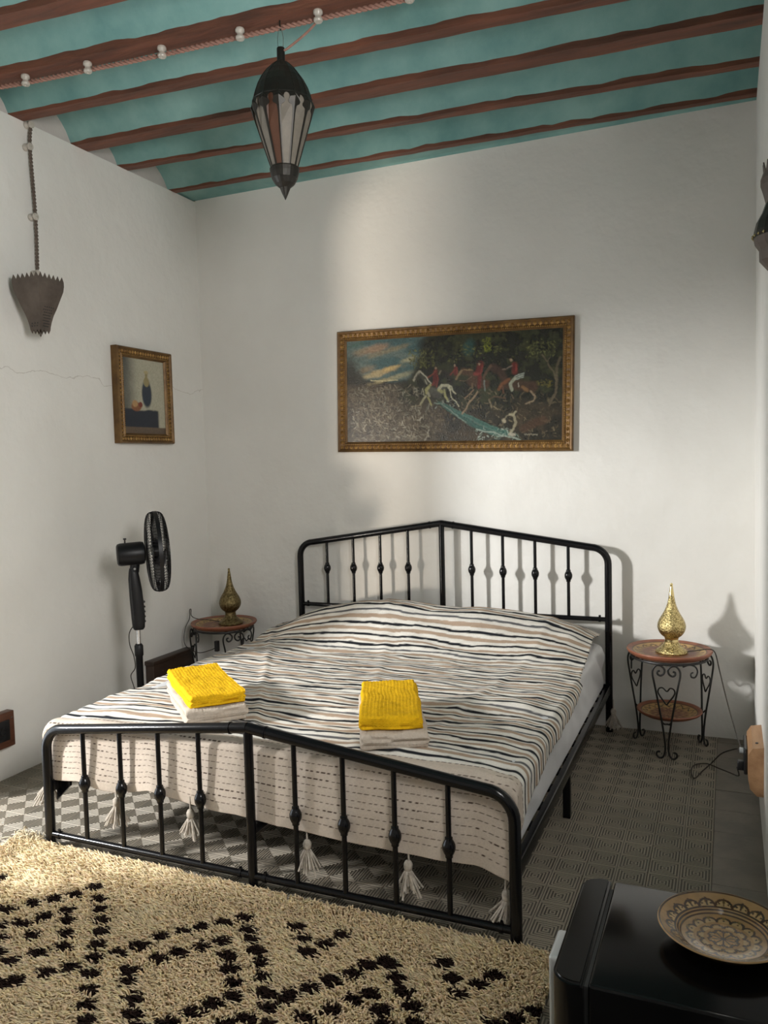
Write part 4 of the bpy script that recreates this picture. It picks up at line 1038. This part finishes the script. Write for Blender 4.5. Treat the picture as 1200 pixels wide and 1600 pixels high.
# ------------------------------------------------------------------ cords on porcelain knobs
def twisted(b, pts, r, pitch, n=10):
    sp = spline(pts, n); d = [0]
    for p, q in zip(sp[:-1], sp[1:]): d.append(d[-1] + (q - p).length)
    L = d[-1]; m = max(8, int(L / pitch * 8)); out = [[], []]
    for i in range(m + 1):
        s = L * i / m; k = max(0, min(len(sp) - 2, int(np.searchsorted(d, s)) - 1)); t = (s - d[k]) / max(1e-9, d[k + 1] - d[k])
        p = sp[k].lerp(sp[k + 1], min(1, max(0, t))); tg = (sp[k + 1] - sp[k]).normalized(); n1 = tg.orthogonal().normalized()
        ref = Vector((.3, .8, .5)); n1 = (ref - tg * ref.dot(tg)).normalized(); n2 = tg.cross(n1); a = 2 * PI * s / pitch
        for h in (0, 1): out[h].append(p + (n1 * math.cos(a + PI * h) + n2 * math.sin(a + PI * h)) * r)
    for h in (0, 1): b.tube(out[h], r * 1.05, 6)
    return b
def knob(loc, axis, parent, sgn=1):
    pr = [(.001, 0), (.016, 0), (.018, .004), (.018, .012), (.012, .017), (.011, .022), (.012, .026), (.017, .031), (.018, .038), (.014, .043), (.005, .043), (.004, .040), (.001, .040)]
    return bpart(MB().lathe([(r, z * sgn) for r, z in pr], 20, loc, axis=axis), 'porcelain_knob', M_porcelain, parent)
def px_z(x, y, z): p = at_px(x, y, z); return Vector((p[0], p[1], z))
root = tag(empty('ceiling_cord', (1.2, 2.4, 3.13)), 'pinkish twisted electric cord strung on white porcelain knobs along a ceiling beam', 'cord')
ks = [px_z(40, 126, 3.142), px_z(137, 106, 3.142), px_z(253, 82, 3.142), px_z(375, 54, 3.142), px_z(497, 26, 3.142), px_z(640, -6, 3.142)]
for k in ks: knob((k.x, k.y, 3.165), 'z', root, -1)
pts = [Vector((.03, ks[0].y - .03, 3.145))] + [k + Vector((0, .016, 0)) for k in ks]
bpart(twisted(MB(), pts, .0052, .045), 'cord', M_cord_pink, root)
LX, LY, LT = 1.578, 2.462, 3.062
bpart(MB().tube(spline([ks[4] + Vector((0, .014, .0)), ks[4] + Vector((-.06, .02, -.035)), Vector((LX + .03, LY + .005, LT - .004)), Vector((LX + .012, LY, LT - .012))], 8), .0045, 7), 'lead', M_cord_pink, root)

root = tag(empty('twisted_cord', (0, 2.68, 2.8)), 'grey twisted electric cord on porcelain knobs running down the left wall', 'cord')
wk = [(.0, 2.706, 3.150), (.0, 2.692, 3.040), (.0, 2.704, 2.708), (.0, 2.698, 2.432)]
for k in wk: knob((.0008, k[1], k[2]), 'x', root)
pts = [(.024, wk[0][1] + .012, wk[0][2] + .006)] + [(.024, k[1] + .011, k[2]) for k in wk] + [(.07, 2.66, 2.405), (.125, 2.61, 2.385), (.135, 2.602, 2.362)]
bpart(twisted(MB(), pts, .0048, .035), 'cord', M_cord_grey, root)

# ------------------------------------------------------------------ toothed tin pendant by the left wall
def sconce():
    cx, cy = .135, 2.602
    root = tag(empty('wall_sconce', (cx, cy, 2.25)), 'rusty tin lamp with toothed rim and pierced holes hanging below the wall cord', 'wall lamp')
    u = Vector((.735, -.678, 0)); p = Vector((.678, .735, 0)); c0 = Vector((cx, cy, 0)); dirs = [u, p, -u, -p]
    lev = [(2.365, .114), (2.345, .114), (2.320, .110), (2.295, .100), (2.265, .088), (2.235, .076), (2.205, .062), (2.175, .052), (2.150, .046), (2.135, .044)]
    def pt(k, t, z, r): return c0 + (dirs[k] * (1 - t) + dirs[(k + 1) % 4] * t) * r + Vector((0, 0, z))
    zz = [l[0] for l in lev][::-1]; rr2 = [l[1] for l in lev][::-1]
    for k in range(4):
        b = MB(); V = []; F = []; n = 12; m = n + 1
        for (z, r) in lev:
            for q in range(m): V.append(pt(k, q / n, z, r))
        for i_ in range(len(lev) - 1):
            for q in range(n): F.append((i_ * m + q, i_ * m + q + 1, (i_ + 1) * m + q + 1, (i_ + 1) * m + q))
        b.add(V, F); base = (len(lev) - 1) * m
        for q in range(0, n, 2):          # teeth share the rim vertices
            e = len(b.v); b.v.append(tuple(pt(k, (q + 1) / n, 2.388, .116))); b.f.append((q, q + 1, q + 2, e))
        for q in range(0, n, 4):
            e = len(b.v); b.v.append(tuple(pt(k, (q + 2) / n, 2.118, .043))); b.f.append((base + q, base + q + 1, base + q + 2, base + q + 3, base + q + 4, e))
        o = bpart(b, 'side_panel', M_rust, root, smooth=False); md = o.modifiers.new('t', 'SOLIDIFY'); md.thickness = .0016; md.offset = 0
        hb = MB(); nr = (dirs[k] + dirs[(k + 1) % 4]).normalized()
        for i_ in range(8):
            for q in range(5):
                z = 2.150 + i_ * .0125; t = .24 + q * .12 + (i_ % 2) * .06
                if k == 3 and (i_ > 1 or q % 2): continue
                c = pt(k, t, z, float(np.interp(z, zz, rr2))); hb.tube([c, c + nr * .0018], .0034, 6)
        h = bpart(hb, 'pierced_dots', M_plastic, o); h['kind'] = 'stuff'
    bpart(MB().add([pt(k, 0, 2.15, .045) for k in range(4)] + [pt(k, 0, 2.153, .045) for k in range(4)], [(3, 2, 1, 0), (4, 5, 6, 7)] + [(k, (k + 1) % 4, 4 + (k + 1) % 4, 4 + k) for k in range(4)]), 'bottom_plate', M_rust, root, smooth=False)
    bpart(MB().lathe([(.003, .045), (.003, .022), (.006, .016), (.003, .010), (.005, .002), (.001, -.006)], 10, (cx, cy, 2.108)), 'finial', M_rust, root)
    bpart(MB().tube([(cx, cy, 2.36), (cx, cy, 2.30)], .016, 14), 'lamp_holder', M_plastic, root)
    bpart(MB().tube([pt(0, 0, 2.350, .113), pt(2, 0, 2.350, .113)], .003, 6), 'hanger_bar', M_rust, root)
sconce()

# ------------------------------------------------------------------ hanging lantern
def lantern():
    root = tag(empty('hanging_lantern', (LX, LY, LT)), 'blackened tin lantern with frosted glass panes hanging from the ceiling beam', 'lantern')
    N = 12; ph = math.radians(-67 + 15 - 15)
    zt = 0.0
    MB().lathe([(.001, 0), (.0145, 0), (.0155, -.004), (.0155, -.050), (.024, -.058)], 20).build('neck', M_lantern, root, smooth=True)
    prof = [(.022, -.055), (.036, -.066), (.060, -.090), (.082, -.120), (.098, -.150), (.108, -.178), (.114, -.200), (.117, -.206), (.114, -.210)]
    dome = MB().lathe(prof, N * 2, phase=ph).build('dome', M_lantern, root)
    b = MB()
    for k in range(N):
        a = ph + 2 * PI * k / N
        b.tube([(r * math.cos(a) * 1.004, r * math.sin(a) * 1.004, z) for r, z in prof[:-2]], .0016, 5)
    b.build('dome_ribs', M_lantern, dome)
    R1, Z1, R2, Z2 = .124, -.225, .052, -.452
    RT, ZT = .112, -.196
    def P(k, r, z): a = ph + 2 * PI * k / N; return Vector((r * math.cos(a), r * math.sin(a), z))
    for k in range(N):
        # solid tin frame panel around the pane: outline with an arched opening
        A, B_, C_, D_ = P(k, R1, Z1), P(k + 1, R1, Z1), P(k + 1, R2, Z2), P(k, R2, Z2)
        E_, F_ = P(k, RT, ZT), P(k + 1, RT, ZT)
        def S(u, v): # v: 0 top at ZT, 1 bottom
            if v < .11:
                w = v / .11; l = E_.lerp(A, w); r_ = F_.lerp(B_, w)
            else:
                w = (v - .11) / .89; l = A.lerp(D_, w); r_ = B_.lerp(C_, w)
            return l.lerp(r_, u)
        half = [(.14, .985), (.10, .32), (.15, .235), (.27, .215), (.36, .205), (.40, .175), (.34, .155), (.31, .125), (.36, .085), (.44, .065), (.5, .06)]
        op = half + [(1 - u, v) for u, v in half[::-1][1:]]
        out = [(0.0, 1), (0.0, .32), (0, .235), (0, .215), (0, .19), (0, .15), (0, .11), (0, .06), (.0, .0), (.2, 0), (.5, 0)]
        out = out + [(1 - u, v) for u, v in out[::-1][1:]]
        n = len(op); V = [S(u, v) for u, v in op] + [S(u, v) for u, v in out]
        F = [(i, i + 1, n + i + 1, n + i) for i in range(n - 1)] + [(0, n, 2 * n - 1, n - 1)]
        o = MB().add(V, F).build('pane_frame', M_lantern, root); md = o.modifiers.new('t', 'SOLIDIFY'); md.thickness = .002; md.offset = 0
        nr = (S(.5, .5) - Vector((0, 0, S(.5, .5).z))).normalized()
        pv = [S(u, v) - nr * .0025 for u, v in [(.06, .99), (.04, .5), (.04, .12), (.3, .04), (.7, .04), (.96, .12), (.96, .5), (.94, .99)]]
        g = MB().add(pv, [tuple(range(8))]).build('pane', M_pane_br if k in (11,) else M_pane, root); md = g.modifiers.new('t', 'SOLIDIFY'); md.thickness = .002; md.offset = 0
    MB().lathe([(.054, -.450), (.058, -.455), (.056, -.470), (.050, -.492), (.038, -.512), (.024, -.524), (.021, -.526), (.012, -.548), (.001, -.572)], N * 2, phase=ph).build('bottom_cap', M_lantern, root)
    MB().tube(spline([P(7.2, .066, -.44), P(7.2, .080, -.438), P(7.2, .085, -.444)], 3), .0024, 6).build('latch', M_lantern, root)
    MB().tube(spline([(-.010, 0, -.004), (-.0125, 0, .03), (-.008, 0, .062), (0, 0, .074), (.008, 0, .062), (.0125, 0, .03), (.010, 0, -.004)], 5), .0012, 6).build('wire_bail', M_chrome, root, smooth=True)
    MB().tube(spline([(0, .003, .068), (.0, .006, .076), (0, 0, .084), (0, 0, .105)], 5), .003, 7).build('hook', M_lantern, root, smooth=True)
lantern()

# ------------------------------------------------------------------ scalloped lantern on the right wall
def wall_lantern():
    root = tag(empty('wall_lantern', (X1, 1.70, 1.96)), 'dark metal wall lantern with curved sides high on the right wall', 'wall lamp')
    def half(prof, name, mat, seg=8):
        V = []; F = []
        for (r, z) in prof:
            for k in range(seg + 1):
                a = PI / 2 + PI * k / seg; V.append((X1 - .001 + r * math.cos(a), 1.70 + r * math.sin(a), z))
        for i in range(len(prof) - 1):
            for k in range(seg): F.append((i * (seg + 1) + k, i * (seg + 1) + k + 1, (i + 1) * (seg + 1) + k + 1, (i + 1) * (seg + 1) + k))
        o = bpart(MB().add(V, F), name, mat, root, smooth=False); md = o.modifiers.new('t', 'SOLIDIFY'); md.thickness = .002; return o
    half([(.050, 2.088), (.0555, 2.072), (.0555, 2.058), (.050, 2.040), (.045, 2.020)], 'crown', M_rust)
    half([(.045, 2.020), (.052, 2.000), (.064, 1.978), (.069, 1.958), (.0695, 1.944)], 'upper_bowl', M_lantern)
    half([(.0695, 1.944), (.067, 1.930), (.058, 1.916)], 'band', M_rust)
    half([(.058, 1.916), (.0575, 1.893), (.044, 1.876), (.020, 1.850), (.001, 1.845)], 'lower_bowl', M_rust)
    b = MB()
    for k in range(8):
        a = PI / 2 + PI * (k + .5) / 8; c = lambda da, r, z: (X1 - .001 + r * math.cos(a + da), 1.70 + r * math.sin(a + da), z)
        b.add([c(-.15, .050, 2.087), c(.15, .050, 2.087), c(0, .052, 2.108), c(-.15, .047, 2.087), c(.15, .047, 2.087), c(0, .049, 2.108)], [(0, 1, 2), (3, 5, 4), (0, 3, 4, 1), (1, 4, 5, 2), (2, 5, 3, 0)])
    bpart(b, 'crown_teeth', M_rust, root, smooth=False)
    b = MB()
    for k in range(14):
        a = PI / 2 + PI * (k + .5) / 14; b.lathe([(.001, -.003), (.003, 0), (.001, .003)], 6, (X1 - .001 + .0715 * math.cos(a), 1.70 + .0715 * math.sin(a), 1.948))
    o = bpart(b, 'bead_row', M_brass_s, root); o['kind'] = 'stuff'
wall_lantern()

# ------------------------------------------------------------------ mini fridge and plate
FX0, FX1, FY0, FY1, FZ = 2.862, 3.262, 1.085, 1.478, .510
r = tag(empty('mini_fridge', ((FX0 + FX1) / 2, (FY0 + FY1) / 2, 0)), 'small glossy black fridge in the lower right corner under the painted plate', 'fridge')
bpart(MB().rbox((FX0 + .068, FY0 + .004, .02), (FX1, FY1 - .004, FZ), .007, 3), 'body', M_fridge, r)
bpart(MB().box((FX0 + .058, FY0 + .018, .03), (FX0 + .070, FY1 - .018, FZ - .014)), 'gasket', M_gasket, r, smooth=False)
# door: rounded outer vertical edges
rc = .042
dp = [(FX0 + .060, FY0)] + [(FX0 + rc - rc * math.sin(PI / 2 * k / 8), FY0 + rc - rc * math.cos(PI / 2 * k / 8)) for k in range(9)] + [(FX0 + rc - rc * math.cos(PI / 2 * k / 8), FY1 - rc + rc * math.sin(PI / 2 * k / 8)) for k in range(9)] + [(FX0 + .060, FY1)]
bm = bmesh.new(); vs_ = [bm.verts.new((x, y, .03)) for x, y in dp]; f_ = bm.faces.new(vs_)
ex = bmesh.ops.extrude_face_region(bm, geom=[f_]); bmesh.ops.translate(bm, verts=[v for v in ex['geom'] if isinstance(v, bmesh.types.BMVert)], vec=(0, 0, FZ - .03))
bmesh.ops.recalc_face_normals(bm, faces=bm.faces)
bmesh.ops.bevel(bm, geom=[e for e in bm.edges if abs(e.verts[0].co.z - e.verts[1].co.z) < 1e-5], offset=.006, segments=3, affect='EDGES')
bm.verts.index_update()
door = bpart(MB().add([v.co for v in bm.verts], [[v.index for v in f.verts] for f in bm.faces]), 'door', M_fridge, r); bm.free()
bpart(MB().rbox((FX0 - .020, FY0 + .085, .34), (FX0 + .003, FY0 + .185, .496), .007, 3), 'handle', M_silver, door)
for x in (FX0 + .1, FX1 - .04):
    for y in (FY0 + .04, FY1 - .04): bpart(MB().tube([(x, y, 0), (x, y, .022)], .014, 12), 'foot', M_plastic, r)

def plate_color(r, t, side):
    R0 = .120; q = r / R0
    tan = np.array([.34, .20, .08]); brn = np.array([.050, .020, .008]); pale = np.array([.42, .28, .13]); grn = np.array([.17, .115, .03])
    C = np.tile(tan, r.shape + (1,)).astype(float); up_ = side < .52
    def put(m, c):
        nonlocal C
        C = np.where((m & up_)[..., None], c, C)
    def scallops(n, qb, h, off=0, w=.018):
        ph = ((t / (2 * PI) * n + off) % 1) - .5
        L = 2 * PI * qb / n          # arc width in q units
        d = np.hypot(ph * L, (q - qb)); rad = L * .5
        put((d < rad * h) & (q > qb - .002), pale)
        put((np.abs(d - rad * h) < w) & (q > qb), brn)
        return ph, L
    ph, L = scallops(18, .745, .96)
    put((np.hypot(ph * L, q - .835) < .028), grn); put((np.abs(ph * L) < .012) & (q > .76) & (q < .90), brn)
    for dx in (-.07, .07): put(np.hypot(ph * L - dx, q - .80) < .016, brn)
    for qq, w in ((.985, .012), (.735, .018), (.695, .010), (.655, .008)): put(np.abs(q - qq) < w, brn)
    scallops(14, .46, 1.0); scallops(10, .30, .95, .5); ph, L = scallops(8, .17, .9)
    m = (np.abs(((t / (2 * PI) * 10) % 1) - .5) < .28 * np.clip(1 - q / .26, 0, 1)) & (q < .24) & (q > .05); put(m, brn)
    ph10 = ((t / (2 * PI) * 14) % 1) - .5
    put(np.hypot(ph10 * 2 * PI * .55 / 14, q - .56) < .03, grn); put(np.hypot(ph10 * 2 * PI * .5 / 14, q - .50) < .018, brn)
    put(q < .03, brn)
    low = side >= .60
    C = np.where(low[..., None], np.array([.10, .055, .03]), C)
    return C * (.8 + .4 * fbm(r * np.cos(t) * 80, r * np.sin(t) * 80, 5))[..., None]
pl = polar('decorative_plate', [(.0005, .010), (.05, .011), (.078, .016), (.086, .024), (.105, .033), (.120, .041), (.122, .039), (.108, .028), (.088, .014), (.060, .002), (.055, 0), (.0005, .001)], plate_color, M_plate, None, seg=320, sub=16)
pl.location = (3.156, 1.305, FZ + .0005)
tag(pl, 'round brown and cream glazed plate with scallop pattern on the black fridge', 'plate')
